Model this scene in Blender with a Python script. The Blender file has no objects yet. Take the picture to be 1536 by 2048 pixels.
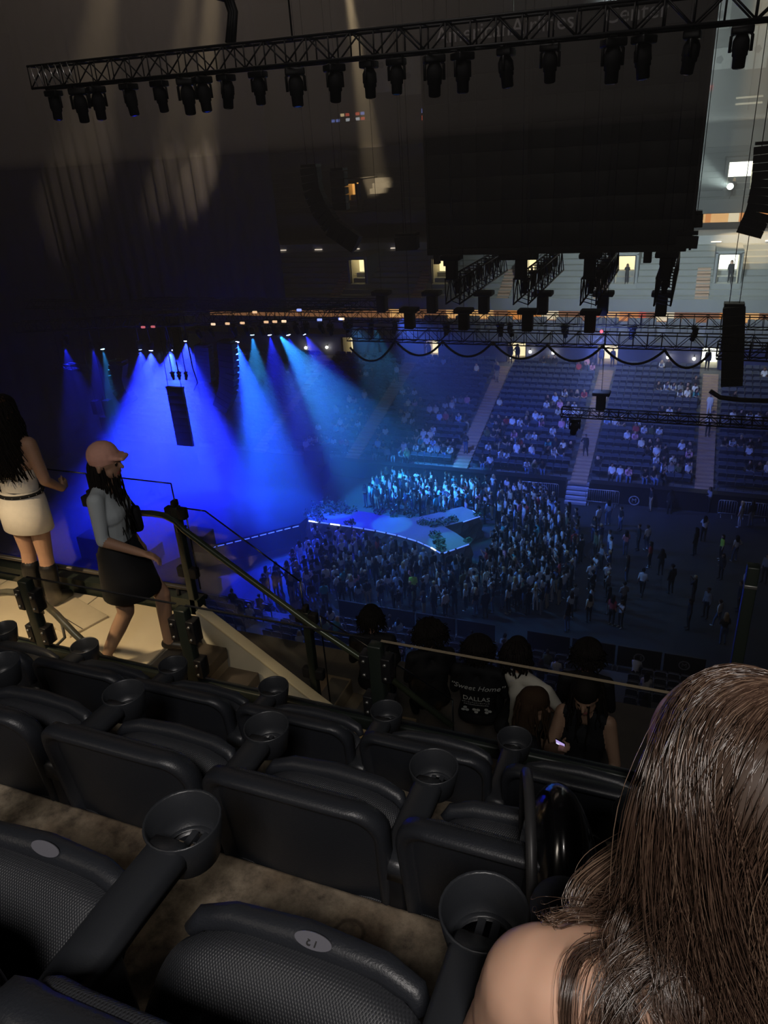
import bpy, bmesh, math, random
import numpy as np
from mathutils import Vector, Matrix, Euler, Quaternion

random.seed(7)
C = bpy.context.scene.collection
SC = bpy.context.scene
PI = math.pi
R_ = math.radians

# ------------------------------------------------------------------ camera
# Arena frame: X along the long side (stage at -X), Y across the floor, Z up from the arena floor.
F_PX, CAM_H = 1490.0, 22.0
def _basis():
    d = np.array([212., 3076., F_PX]); d /= np.linalg.norm(d)
    l = np.array([-3954., -464., F_PX]); l -= d * (l @ d); l /= np.linalg.norm(l)
    X = -l; Z = -d
    return np.array([X, np.cross(Z, X), Z])          # world = B @ cam (x right, y down, z forward)
BAS = _basis()
CAMP = np.array([0., 0., CAM_H])
def at(px, py, x=None, y=None, z=None):
    """The point on the sight line through a photo pixel at a given world x, y or z."""
    r = BAS @ np.array([px - 768., py - 1024., F_PX])
    t = (z - CAM_H) / r[2] if z is not None else (y / r[1] if y is not None else x / r[0])
    return Vector(CAMP + r * t)
def proj(p):
    c = BAS.T @ (np.array(p, float) - CAMP)
    return 768 + F_PX * c[0] / c[2], 1024 + F_PX * c[1] / c[2], c[2]
cam = bpy.data.cameras.new('camera')
cam.sensor_fit = 'VERTICAL'; cam.sensor_height = 36.0; cam.lens = 36.0 * F_PX / 2048.0
cam.clip_start = 0.02; cam.clip_end = 300
camo = bpy.data.objects.new('camera', cam); C.objects.link(camo)
m = Matrix.Identity(4)
for i in range(3):
    m[i][0] = BAS[i][0]; m[i][1] = -BAS[i][1]; m[i][2] = -BAS[i][2]
m[0][3], m[1][3], m[2][3] = CAMP
camo.matrix_world = m
SC.camera = camo

# ------------------------------------------------------------------ world, view, lights
w = bpy.data.worlds.new('arena_dark'); SC.world = w; w.use_nodes = True
w.node_tree.nodes['Background'].inputs[0].default_value = (0.35, 0.40, 0.55, 1)
w.node_tree.nodes['Background'].inputs[1].default_value = 0.010
SC.view_settings.view_transform = 'Standard'; SC.view_settings.look = 'None'
SC.view_settings.exposure = 0.0; SC.view_settings.gamma = 1.0; SC.view_settings.use_curve_mapping = False
SC.cycles.use_denoising = True
SC.cycles.volume_bounces = 0; SC.cycles.max_bounces = 6; SC.cycles.diffuse_bounces = 2
SC.cycles.glossy_bounces = 2; SC.cycles.transparent_max_bounces = 24
SC.cycles.sample_clamp_indirect = 4.0
SC.cycles.use_adaptive_sampling = True; SC.cycles.adaptive_threshold = 0.06
SC.cycles.volume_step_rate = 1.5; SC.cycles.volume_max_steps = 64

def aim(o, target):
    d = (Vector(target) - o.location)
    o.rotation_euler = d.to_track_quat('-Z', 'Y').to_euler()
def spot(name, loc, target, power, color, deg, blend=0.3, radius=0.06):
    l = bpy.data.lights.new(name, 'SPOT'); l.energy = power; l.color = color
    l.spot_size = R_(deg); l.spot_blend = blend; l.shadow_soft_size = radius
    o = bpy.data.objects.new(name, l); C.objects.link(o); o.location = loc; aim(o, target)
    return o
def area(name, loc, target, power, color, size):
    l = bpy.data.lights.new(name, 'AREA'); l.energy = power; l.color = color; l.size = size
    o = bpy.data.objects.new(name, l); C.objects.link(o); o.location = loc; aim(o, target)
    return o
BLUE, CYAN, WARM = (0.010, 0.022, 1.0), (0.03, 0.34, 1.0), (1.0, 0.66, 0.36)
# unseen fill lamps added behind and over the seats to brighten the foreground
area('added_seat_fill', (0.55, -1.3, 23.7), (0.0, 0.8, 20.9), 82, (1.0, 0.93, 0.88), 0.5)
area('added_seat_fill', (-6.0, -5.0, 26.0), (-3.0, 4.0, 19.0), 60, (1.0, 0.88, 0.74), 1.5)
# unseen fills added under the roof to grey the haze
spot('added_roof_fill', (1.0, 40.0, 35.4), (4.0, 72.0, 19.0), 56000, (0.80, 0.95, 0.90), 62, 0.9, 1.5)
area('added_roof_fill', (-22.0, 34.0, 35.6), (-22.0, 34.0, 0.0), 500, (1.0, 0.76, 0.6), 18.0)
area('added_roof_fill', (-4.0, 9.0, 34.0), (-5.0, 38.0, 22.0), 420, (1.0, 0.92, 0.84), 6.0)  # added fill that brings out the screen lettering and near faces
# aisle light over the landing
spot('landing_light', (-4.9, 0.9, 22.6), (-4.45, 2.95, 18.75), 900, (1.0, 0.74, 0.42), 40, 0.5, 0.10)
spot('added_stair_fill', (-2.7, 1.9, 21.6), (-2.5, 3.4, 18.0), 75, (1.0, 0.74, 0.44), 44, 0.6, 0.08)  # unseen lamp added to brighten the stair treads
# stage wash: lamps on the stage truss (fixtures are built further down at the same points)
STAGE_LAMPS = []
for px, py, yy, tx, ty, pw, col, deg in [
        (130, 696, 40, -40, 40, 2500, BLUE, 42), (186, 700, 40, -38, 40, 1800, BLUE, 36),
        (206, 702, 40, -34, 37, 1500, CYAN, 26), (281, 703, 40, -33, 38, 9000, BLUE, 60),
        (302, 705, 40, -32, 36, 14000, BLUE, 70), (340, 706, 40, -31, 40, 3200, CYAN, 24),
        (341, 704, 41, -29, 34, 20000, BLUE, 74), (372, 686, 41, -29, 37, 14000, BLUE, 66),
        (474, 688, 41, -25, 35, 17000, (0.01, 0.06, 1.0), 64),
        (505, 674, 41, -24, 38, 3800, CYAN, 36), (540, 674, 41, -22, 38, 3800, BLUE, 40),
        (560, 672, 40, -17, 44, 13000, CYAN, 42), (578, 674, 41, -19, 38, 3800, BLUE, 40),
        (612, 672, 41, -16, 40, 4200, BLUE, 46)]:
    p = at(px, py, y=yy)
    STAGE_LAMPS.append((p, (tx, ty, 0.5), col))
    spot('stage_wash', p, (tx, ty, 0.5), pw * 4.0, col, deg, 0.5)
pc = at(560, 672, y=40)
for tx, ty in [(-19.5, 36), (-17.5, 37), (-15.5, 38.2), (-13.0, 39.5), (-20.5, 39.5), (-10.5, 42)]:
    spot('fan_beam', pc, (tx, ty, 1.5), 5200, CYAN, 3.2, 0.25, 0.03)
for q in [(-11.3, 36.2), (-11.4, 40.2), (-19.6, 38.6), (-15.5, 37.6)]:
    spot('runway_pool', (-16.0, 38.3, 13.2), (*q, 1.5), 6500, (0.04, 0.50, 1.0), 13, 0.35, 0.05)
# lamps over the floor crowd and the runway
spot('crowd_wash', (-17.5, 38.5, 13.2), (-8.5, 37.5, 0), 4200, (0.10, 0.42, 1.0), 62, 0.7, 0.3)
spot('crowd_wash', (-18.0, 31.0, 13.0), (-10.0, 33.0, 0), 4200, (0.08, 0.32, 1.0), 66, 0.7, 0.3)
spot('crowd_wash', (-16.0, 42.0, 13.0), (-10.0, 47.5, 1.5), 14000, (0.07, 0.17, 1.0), 90, 0.8, 0.3)
spot('floor_wash', (-4.0, 33.0, 13.0), (1.0, 36.0, 0), 900, (0.25, 0.38, 0.95), 90, 0.9, 0.4)
spot('stand_wash', (-4.0, 37.5, 13.0), (-2.0, 56.0, 3.0), 9500, (0.15, 0.24, 1.0), 84, 0.9, 0.5)
spot('upper_stand_wash', (-4.0, 42.0, 30.0), (-3.0, 67.0, 11.5), 48000, (0.78, 0.94, 0.92), 66, 0.9, 0.5)
spot('near_stand_wash', (-19.0, 36.0, 12.5), (-13.0, 24.0, 2.0), 3400, (0.10, 0.22, 1.0), 70, 0.8, 0.3)
# warm shafts from the roof through the haze
for (p0, p1, pw, deg) in [(at(428, -60, y=41), at(398, 345, y=47.1), 420, 9), (at(690, -60, y=60), at(748, 340, y=75), 1500, 8),
                          (at(385, -60, y=41), at(335, 345, y=47.1), 200, 9), (at(215, -60, y=41), at(165, 330, y=47.1), 130, 16),
                          (at(1535, -60, y=60), at(1505, 470, y=70), 620, 15)]:
    d = (p1 - p0).normalized()
    spot('roof_shaft', p0 - d * max(0, (35.3 - p0.z) / -d.z), p1, pw * 230, (1.0, 0.74, 0.42), deg, 0.8, 0.2)
# follow spot shining out of the bright upper doorway
fs = at(1462, 374, y=72.6)
spot('follow_spot', fs, at(1000, 150, y=34), 30000, (0.80, 1.0, 0.92), 13, 0.7, 0.2)

# ------------------------------------------------------------------ helpers
MATS = {}
def mat(key, col, rough=0.6, metal=0.0, spec=0.4, emit=None, estr=0.0, noise=0.0, scale=8.0, bump=0.0, bscale=40.0, sample=False, coat=0.0):
    if key in MATS: return MATS[key]
    M = bpy.data.materials.new(key); M.use_nodes = True
    nt = M.node_tree; b = nt.nodes['Principled BSDF']
    b.inputs['Base Color'].default_value = (*col, 1); b.inputs['Roughness'].default_value = rough
    b.inputs['Metallic'].default_value = metal; b.inputs['Specular IOR Level'].default_value = spec
    if coat: b.inputs['Coat Weight'].default_value = coat; b.inputs['Coat Roughness'].default_value = 0.08
    if emit:
        b.inputs['Emission Color'].default_value = (*emit, 1); b.inputs['Emission Strength'].default_value = estr
        if not sample: M.cycles.emission_sampling = 'NONE'
    if noise or bump:
        tc = nt.nodes.new('ShaderNodeTexCoord')
    if noise:
        n = nt.nodes.new('ShaderNodeTexNoise'); n.inputs['Scale'].default_value = scale; n.inputs['Detail'].default_value = 4
        nt.links.new(tc.outputs['Object'], n.inputs['Vector'])
        mx = nt.nodes.new('ShaderNodeMix'); mx.data_type = 'RGBA'
        mx.inputs[6].default_value = (*[c * (1 - noise) for c in col], 1); mx.inputs[7].default_value = (*[min(1, c * (1 + noise)) for c in col], 1)
        nt.links.new(n.outputs['Fac'], mx.inputs[0]); nt.links.new(mx.outputs[2], b.inputs['Base Color'])
    if bump:
        n2 = nt.nodes.new('ShaderNodeTexNoise'); n2.inputs['Scale'].default_value = bscale; n2.inputs['Detail'].default_value = 3
        nt.links.new(tc.outputs['Object'], n2.inputs['Vector'])
        bp = nt.nodes.new('ShaderNodeBump'); bp.inputs['Strength'].default_value = bump; bp.inputs['Distance'].default_value = 0.01
        nt.links.new(n2.outputs['Fac'], bp.inputs['Height']); nt.links.new(bp.outputs['Normal'], b.inputs['Normal'])
    MATS[key] = M
    return M

class MB:
    def __init__(s): s.v = []; s.f = []; s.m = []; s.sm = []
    def add(s, vs, fs, mi=0, smooth=False, M=None):
        o = len(s.v)
        if M is not None: vs = [M @ Vector(v) for v in vs]
        s.v.extend([tuple(v) for v in vs])
        for f in fs:
            s.f.append(tuple(i + o for i in f)); s.m.append(mi); s.sm.append(smooth)
        return s
    def box(s, lo, hi, mi=0, M=None):
        x0, y0, z0 = lo; x1, y1, z1 = hi
        vs = [(x0, y0, z0), (x1, y0, z0), (x1, y1, z0), (x0, y1, z0), (x0, y0, z1), (x1, y0, z1), (x1, y1, z1), (x0, y1, z1)]
        return s.add(vs, [(3, 2, 1, 0), (4, 5, 6, 7), (0, 1, 5, 4), (1, 2, 6, 5), (2, 3, 7, 6), (3, 0, 4, 7)], mi, False, M)
    def cbox(s, c, d, mi=0, M=None):
        return s.box([c[i] - d[i] / 2 for i in range(3)], [c[i] + d[i] / 2 for i in range(3)], mi, M)
    def bbox(s, lo, hi, b, mi=0, M=None):
        """box with chamfered edges"""
        bm = bmesh.new(); bmesh.ops.create_cube(bm, size=1)
        for v in bm.verts:
            v.co = Vector([lo[i] + (v.co[i] + .5) * (hi[i] - lo[i]) for i in range(3)])
        bmesh.ops.bevel(bm, geom=bm.edges[:] + bm.verts[:], offset=b, segments=2, affect='EDGES', profile=0.5)
        s.bm(bm, mi, True, M); bm.free(); return s
    def bm(s, bm, mi=0, smooth=True, M=None):
        bm.verts.index_update()
        return s.add([v.co.copy() for v in bm.verts], [[v.index for v in f.verts] for f in bm.faces], mi, smooth, M)
    def cyl(s, p0, p1, r0, r1=None, n=8, mi=0, smooth=True, M=None, caps=True):
        r1 = r0 if r1 is None else r1
        return s.tube([p0, p1], [r0, r1], n, mi, smooth, M, caps)
    def tube(s, pts, r, n=6, mi=0, smooth=True, M=None, caps=True):
        pts = [Vector(p) for p in pts]
        if not isinstance(r, (list, tuple)): r = [r] * len(pts)
        vs = []; fs = []
        t0 = (pts[1] - pts[0]).normalized()
        u = t0.orthogonal().normalized()
        for i, p in enumerate(pts):
            t = ((pts[min(i + 1, len(pts) - 1)] - pts[max(i - 1, 0)])).normalized()
            u = (u - t * u.dot(t)); u = u.normalized() if u.length > 1e-6 else t.orthogonal().normalized()
            w = t.cross(u)
            for k in range(n):
                a = 2 * PI * k / n + PI / n
                vs.append(p + (u * math.cos(a) + w * math.sin(a)) * r[i])
        for i in range(len(pts) - 1):
            for k in range(n):
                k2 = (k + 1) % n
                fs.append((i * n + k, i * n + k2, (i + 1) * n + k2, (i + 1) * n + k))
        if caps:
            fs.append(tuple(range(n - 1, -1, -1))); fs.append(tuple((len(pts) - 1) * n + k for k in range(n)))
        return s.add(vs, fs, mi, smooth, M)
    def lathe(s, prof, n=20, mi=0, smooth=True, M=None):
        vs = []; fs = []
        for r, z in prof:
            for k in range(n):
                a = 2 * PI * k / n; vs.append((r * math.cos(a), r * math.sin(a), z))
        for i in range(len(prof) - 1):
            for k in range(n):
                k2 = (k + 1) % n; fs.append((i * n + k, i * n + k2, (i + 1) * n + k2, (i + 1) * n + k))
        return s.add(vs, fs, mi, smooth, M)
    def sphere(s, c, r, nu=10, nv=7, mi=0, M=None, fn=None):
        r = (r, r, r) if not isinstance(r, (list, tuple)) else r
        vs = [(0, 0, 1)]; fs = []
        for j in range(1, nv):
            t = PI * j / nv
            for i in range(nu):
                a = 2 * PI * i / nu; vs.append((math.sin(t) * math.cos(a), math.sin(t) * math.sin(a), math.cos(t)))
        vs.append((0, 0, -1)); L = len(vs) - 1
        for i in range(nu):
            fs.append((0, 1 + i, 1 + (i + 1) % nu)); fs.append((L, L - nu + (i + 1) % nu, L - nu + i))
        for j in range(nv - 2):
            for i in range(nu):
                a = 1 + j * nu; i2 = (i + 1) % nu
                fs.append((a + i, a + nu + i, a + nu + i2, a + i2))
        if fn: vs = [fn(Vector(v)) for v in vs]
        vs = [(c[0] + v[0] * r[0], c[1] + v[1] * r[1], c[2] + v[2] * r[2]) for v in vs]
        return s.add(vs, fs, mi, True, M)
    def prism(s, poly, z0, z1, mi=0, M=None):
        n = len(poly)
        vs = [(x, y, z0) for x, y in poly] + [(x, y, z1) for x, y in poly]
        fs = [tuple(range(n - 1, -1, -1)), tuple(range(n, 2 * n))] + [(i, (i + 1) % n, n + (i + 1) % n, n + i) for i in range(n)]
        return s.add(vs, fs, mi, False, M)
    def mesh(s, name, mats):
        me = bpy.data.meshes.new(name); me.from_pydata(s.v, [], s.f)
        for mm in (mats if isinstance(mats, (list, tuple)) else [mats]): me.materials.append(mm)
        me.polygons.foreach_set('material_index', s.m); me.polygons.foreach_set('use_smooth', s.sm)
        me.update(); return me
    def build(s, name, mats, parent=None, loc=None):
        return link(name, s.mesh(name, mats), parent, loc)

def link(name, me, parent=None, loc=None, rot=None):
    o = bpy.data.objects.new(name, me); C.objects.link(o)
    if parent is not None: o.parent = parent
    if loc is not None: o.location = loc
    if rot is not None: o.rotation_euler = rot
    return o
def tag(o, label, cat=None, group=None, kind=None):
    o['label'] = label
    if cat: o['category'] = cat
    if group: o['group'] = group
    if kind: o['kind'] = kind
    return o
def thing(name, label, cat, loc=(0, 0, 0), rz=0.0, group=None):
    o = bpy.data.objects.new(name, None); C.objects.link(o); o.location = loc; o.rotation_euler = (0, 0, rz)
    o.empty_display_size = 0.1
    return tag(o, label, cat, group)
def struct(o, label=None):
    o['kind'] = 'structure'
    if label: o['label'] = label
    return o
def copy_tree(o, parent=None):
    c = o.copy(); C.objects.link(c); c.parent = parent
    for ch in list(o.children): copy_tree(ch, c)
    return c
def text_mesh(s, size, extrude=0.0, font_shear=0.0, align='CENTER'):
    cu = bpy.data.curves.new('text', 'FONT'); cu.body = s; cu.size = size; cu.extrude = extrude; cu.shear = font_shear
    cu.align_x = align; cu.align_y = 'CENTER'; cu.resolution_u = 3
    o = bpy.data.objects.new('text', cu); C.objects.link(o)
    dg = bpy.context.evaluated_depsgraph_get(); dg.update()
    me = bpy.data.meshes.new_from_object(o.evaluated_get(dg))
    bpy.data.objects.remove(o); bpy.data.curves.remove(cu)
    return me
def evald(me, mods):
    """mesh -> evaluated mesh after modifiers; mods = [(type, {props})]"""
    o = bpy.data.objects.new('tmp', me); C.objects.link(o)
    for t, pr in mods:
        md = o.modifiers.new(t, t)
        for k, v in pr.items(): setattr(md, k, v)
    dg = bpy.context.evaluated_depsgraph_get(); dg.update()
    r = bpy.data.meshes.new_from_object(o.evaluated_get(dg))
    bpy.data.objects.remove(o)
    return r

ORD = 'first second third fourth fifth sixth seventh eighth ninth tenth eleventh twelfth thirteenth fourteenth fifteenth sixteenth seventeenth eighteenth nineteenth twentieth twenty-first'.split()
# shared materials
BLACK = mat('matte_black', (0.010, 0.010, 0.012), 0.75, spec=0.2)
STEEL = mat('black_steel', (0.014, 0.014, 0.016), 0.4, 0.3, noise=0.3, scale=20)
TRUSS = mat('truss_aluminium_dark', (0.020, 0.020, 0.022), 0.45, 0.5, noise=0.3, scale=6)
GREYMETAL = mat('worn_grey_metal', (0.25, 0.25, 0.24), 0.4, 0.8, noise=0.2)

# ================================================================== LARGE STRUCTURE
XL, XR = -46.0, 15.0
M_FLOOR = mat('arena_floor_cover', (0.035, 0.036, 0.040), 0.6, spec=0.12, noise=0.5, scale=0.6, bump=0.1, bscale=3)
M_CONC = mat('grey_concrete', (0.10, 0.10, 0.105), 0.8, noise=0.25, scale=1.2)
M_DECK = mat('upper_deck_grey', (0.20, 0.21, 0.21), 0.8, noise=0.12, scale=0.8)
M_FASC = mat('fascia_grey', (0.30, 0.31, 0.32), 0.7, noise=0.1, scale=0.7)
M_DARKW = mat('dark_wall', (0.030, 0.030, 0.034), 0.85, noise=0.2, scale=0.3)
M_DASH = mat('black_dasher', (0.012, 0.012, 0.016), 0.5, noise=0.2, scale=2)
M_STEP = mat('brown_aisle_step', (0.36, 0.24, 0.17), 0.7, noise=0.3, scale=3)
M_EMBL = mat('pale_print', (0.30, 0.31, 0.36), 0.6)

struct(MB().box((-60, 8, -0.3), (16, 47.4, 0)).build('floor', M_FLOOR), 'dark covered arena floor under the standing crowd')
struct(MB().box((-62, -6, 36), (18, 82, 36.4)).build('ceiling', M_DARKW), 'dark arena roof')
struct(MB().box((-62.4, -6, -0.3), (-62, 82, 36)).build('wall_left', M_DARKW), 'dark end wall behind the stage')
struct(MB().box((18, -6, -0.3), (18.4, 82, 36)).build('wall_right', M_DARKW), 'dark end wall away from the stage')
struct(MB().box((-62, 80, 14), (18, 80.4, 36)).build('wall_far', mat('upper_wall', (0.10, 0.10, 0.10), 0.9, noise=0.2, scale=0.2)), 'grey upper wall behind the highest tier')

# ---- far lower stand: stepped rows
NR, RD, RH, Y0, Z0 = 18, 0.80, 0.216, 47.5, 1.15
AIS = [-30.6, -22.6, -14.1, -5.7, 2.1, 10.3]
b = MB()
for i in range(NR):
    b.box((XL, Y0 + i * RD, 0), (XR, Y0 + NR * RD + 1.6 if i == NR - 1 else Y0 + (i + 1) * RD, Z0 + i * RH))
struct(b.build('floor_lower_stand', M_CONC), 'stepped concrete of the lower stand across the floor')
def far_row(i): return Y0 + i * RD, Z0 + i * RH
# dasher wall with a gap where the stair comes down
b = MB()
for x0, x1 in ((-24.0, -6.5), (-4.9, XR)):
    b.box((x0, 46.9, 0), (x1, 47.15, 1.25)); b.box((x0, 46.86, 1.25), (x1, 47.5, 1.31))
struct(b.build('wall_dasher_far', M_DASH), 'black boards in front of the lower stand across the floor')
# aisle stairs
for k, xa in enumerate(AIS):
    r = bpy.data.objects.new('floor_aisle_stair', None); C.objects.link(r); struct(r, 'brown aisle stair climbing between seat blocks'); r.location = (xa, Y0, 0)
    me = MB().box((-0.55, 0, -0.12), (0.55, RD * 0.5 - 0.03, 0)).mesh('step', M_STEP)
    for i in range(NR):
        for h in (0, 1):
            link('step', me, r, (0, i * RD + h * RD * 0.5 - RD * 0.5 + 0.02, Z0 + i * RH - (0.5 - 0.5 * h) * RH + 0.12))
# stair from the gap down to the floor
r = bpy.data.objects.new('floor_gap_stair', None); C.objects.link(r); struct(r, 'short stair from the stand through the dasher gap'); r.location = (-5.7, 46.0, 0)
me = MB().box((-0.7, 0, -0.16), (0.7, 0.3, 0)).mesh('step', mat('blue_grey_step', (0.34, 0.34, 0.40), 0.6))
for i in range(5): link('step', me, r, (0, i * 0.3, 0.2 + i * 0.22))

# ---- concourse wall with lit doors
YC, ZC = Y0 + NR * RD + 1.5, Z0 + (NR - 1) * RH           # 63.4 , 4.8
M_CWALL = mat('concourse_wall', (0.20, 0.21, 0.26), 0.8, noise=0.15, scale=0.5)
M_LITC = mat('corridor_glow_cream', (0.8, 0.74, 0.5), 0.8, emit=(1.0, 0.86, 0.50), estr=1.4)  # corridor and curtain brightness put into their colour as emission
M_LITW = mat('corridor_glow_white', (0.9, 0.9, 0.85), 0.8, emit=(0.95, 1.0, 0.86), estr=3.2)
M_LITO = mat('curtain_glow_orange', (0.8, 0.5, 0.2), 0.8, emit=(1.0, 0.52, 0.14), estr=0.9)
M_FRAME = mat('door_frame_dark', (0.06, 0.06, 0.06), 0.6)
doors = [(-29.5, 1.2, M_LITC), (-21.2, 1.3, M_LITC), (-13.5, 1.6, M_LITC), (-5.9, 1.7, M_LITC), (1.95, 1.3, M_LITW), (10.4, 1.5, M_LITC)]
b = MB(); xs = XL
for x, wd, mm in doors:
    b.box((xs, YC, ZC), (x - wd / 2, YC + 0.3, 8.4)); b.box((x - wd / 2, YC, ZC + 2.5), (x + wd / 2, YC + 0.3, 8.4)); xs = x + wd / 2
b.box((xs, YC, ZC), (XR, YC + 0.3, 8.4))
struct(b.build('wall_concourse', M_CWALL), 'blue grey concourse wall with lit doorways')
ND = [0]
def lit_door(x, y, z, wd, h, mm, label, deep=2.2):
    ND[0] += 1
    r = bpy.data.objects.new('door_%d' % ND[0], None); C.objects.link(r); r.location = (x, y, z); struct(r, label)
    f = MB(); f.box((-wd / 2 - 0.08, -0.06, 0), (-wd / 2, 0.3, h + 0.08)); f.box((wd / 2, -0.06, 0), (wd / 2 + 0.08, 0.3, h + 0.08)); f.box((-wd / 2, -0.06, h), (wd / 2, 0.3, h + 0.08))
    f.build('door_frame', M_FRAME, r)
    g = MB(); g.box((-wd / 2, 0.3, 0), (-wd / 2 + 0.05, deep, h)); g.box((wd / 2 - 0.05, 0.3, 0), (wd / 2, deep, h)); g.box((-wd / 2, 0.3, -0.05), (wd / 2, deep, 0))
    g.build('corridor_wall', mat('corridor_wall_paint', (0.6, 0.55, 0.42), 0.7), r)
    MB().box((-wd / 2, deep, 0), (wd / 2, deep + 0.05, h)).build('glowing_back_wall', mm, r)  # back wall glows itself, standing in for a lit corridor
    MB().box((-wd / 2, 0.5, h - 0.05), (wd / 2, deep, h)).build('glowing_ceiling', mm, r)
    return r
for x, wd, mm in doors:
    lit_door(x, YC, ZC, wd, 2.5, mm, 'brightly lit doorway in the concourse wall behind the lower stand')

# ---- suite ring over the concourse
struct(MB().box((XL, 61.0, 7.15), (XR, 68, 7.4)).build('floor_suite', M_CONC), 'suite balcony slab over the concourse')
M_SUITE = [mat('suite_glow_orange', (0.5, 0.2, 0.05), 0.8, emit=(1.0, 0.38, 0.09), estr=0.75), mat('suite_glow_amber', (0.6, 0.35, 0.12), 0.8, emit=(1.0, 0.55, 0.20), estr=0.9),  # suite lighting put into the wall colour as emission
           mat('suite_glow_cream', (0.6, 0.55, 0.4), 0.8, emit=(1.0, 0.85, 0.55), estr=0.9), mat('suite_glow_brown', (0.3, 0.15, 0.07), 0.8, emit=(1.0, 0.45, 0.2), estr=0.25),
           mat('suite_glow_red', (0.5, 0.08, 0.04), 0.8, emit=(1.0, 0.16, 0.08), estr=0.6)]
M_BLK = mat('suite_seat_grey', (0.12, 0.125, 0.135), 0.7, noise=0.2, scale=1)
rs = random.Random(3)
b = MB(); b.box((XL, 66.0, 7.4), (XR, 66.2, 9.6), 3)
x = -26.0
while x < XR - 1:
    wd = rs.uniform(0.5, 1.7); k = rs.choice([0, 0, 1, 1, 2, 3, 3, 4] if x > -18 else [3, 3, 1])
    b.box((x, 65.9, 8.0), (x + wd, 66.0, 9.55), k); x += wd
struct(b.build('wall_suite_back', M_SUITE), 'orange back walls of the suites with their own glow')
M_DOWN = mat('suite_downlight', (1, 0.9, 0.7), 0.5, emit=(1, 0.85, 0.6), estr=5)
b = MB()
for k in range(16): b.lathe([(0, 0), (0.16, 0), (0.16, 0.05)], 8, 0, False, Matrix.Translation((-20 + k * 2.3 + rs.uniform(-.3, .3), 64.6, 9.36)))
struct(b.build('trim_suite_downlight', M_DOWN), 'row of small ceiling downlights in the suites')
for k in range(13):
    x = -21.5 + k * 2.85
    t = thing('suite_seating', ORD[k] + ' grey suite seating block on the balcony counting from the stage end', 'seating', (x, 61.05, 7.4), 0, 'suite seating blocks')
    poly = [(0, 0), (2.7, 0), (2.7, 0.35), (1.8, 0.35)]
    s = MB(); s.box((0, 0, 0), (2.15, 0.1, 0.75)); s.build('front_panel', M_BLK, t)
    s = MB(); s.box((0.05, 0.1, 0), (2.1, 1.0, 0.35)); s.box((0.05, 1.0, 0), (2.1, 1.9, 0.75)); s.build('riser', M_BLK, t)
    ch = MB().bbox((0, 0, 0), (0.5, 0.45, 0.75), 0.05).mesh('suite_chair', M_BLK)
    for q in range(4):
        link('suite_chair', ch, t, (0.06 + q * 0.52, 0.35, 0.35)); link('suite_chair', ch, t, (0.06 + q * 0.52, 1.3, 0.75))
# ---- upper bank above the suites, with vomitory portals
def bank(name, ya, za, yb, zb, n, mm, label):
    b = MB(); dy = (yb - ya) / n; dz = (zb - za) / n
    for i in range(n): b.box((XL, ya + i * dy, za - 0.3 + (0 if i == 0 else i * dz - 0.3)), (XR, ya + (i + 1) * dy, za + (i + 1) * dz))
    b.box((XL, ya - 0.15, za - 0.25), (XR, ya, za + dz + 0.35))
    return struct(b.build(name, mm), label)
bank('floor_upper_stand', 63.5, 9.5, 71.2, 13.3, 10, M_DECK, 'grey stepped upper stand above the orange suites')
M_PORT = mat('portal_wall', (0.22, 0.23, 0.23), 0.8)
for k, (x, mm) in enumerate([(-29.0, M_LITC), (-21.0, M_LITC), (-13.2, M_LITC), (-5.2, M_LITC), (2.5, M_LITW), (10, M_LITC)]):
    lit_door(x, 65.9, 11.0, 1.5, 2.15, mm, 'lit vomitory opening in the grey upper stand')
    b = MB(); b.box((x - 1.0, 65.95, 10.2), (x - 0.83, 71, 13.3)); b.box((x + 0.83, 65.95, 10.2), (x + 1.0, 71, 13.3)); b.box((x - 1.0, 65.95, 13.23), (x + 1.0, 71, 13.4)); b.box((x - 1.0, 65.6, 10.2), (x + 1.0, 65.95, 11.0))
    struct(b.build('wall_vomitory', M_PORT), 'grey side walls of a vomitory')
    r = bpy.data.objects.new('floor_vomitory_stair', None); C.objects.link(r); struct(r, 'brown steps beside a vomitory in the upper stand'); r.location = (x - 1.7, 63.6, 9.9)
    me = MB().box((-0.5, 0, -0.15), (0.5, 0.36, 0)).mesh('step', M_STEP)
    for i in range(11): link('step', me, r, (0, i * 0.385, 0.12 + i * 0.19))
# fascia with strip lights and second suite ring
b = MB(); b.box((XL, 71.2, 12.6), (XR, 71.5, 14.0)); b.box((XL, 71.5, 13.8), (XR, 76, 14.0))
struct(b.build('wall_upper_fascia', M_FASC), 'pale grey fascia above the upper stand')
M_STRIP = mat('strip_light', (1, 0.9, 0.8), 0.5, emit=(1, 0.85, 0.7), estr=1.1)
b = MB()
for k in range(14): b.box((-44 + k * 4.1, 71.1, 13.45), (-43.2 + k * 4.1, 71.2, 13.53))
struct(b.build('trim_fascia_light', M_STRIP), 'small strip lights along the fascia')
b = MB(); b.box((XL, 75.5, 14.0), (XR, 75.8, 16.2), 3)
x = -0.9
while x < 5.2:
    wd = rs.uniform(0.35, 0.9); b.box((x, 75.35, 14.6), (x + wd, 75.5, 15.7), rs.choice([0, 1, 1, 2, 0])); x += wd
struct(b.build('wall_upper_suite', [M_SUITE[0], M_SUITE[1], M_SUITE[2], M_DARKW]), 'second ring of suites with a glowing orange bay')
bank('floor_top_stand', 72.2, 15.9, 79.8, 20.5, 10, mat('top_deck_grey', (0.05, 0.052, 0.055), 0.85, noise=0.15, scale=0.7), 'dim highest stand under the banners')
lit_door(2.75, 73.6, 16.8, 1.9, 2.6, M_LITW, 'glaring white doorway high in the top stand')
lit_door(-32.6, 73.6, 16.4, 1.3, 2.9, M_LITO, 'doorway with glowing orange curtain high in the top stand')
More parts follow.
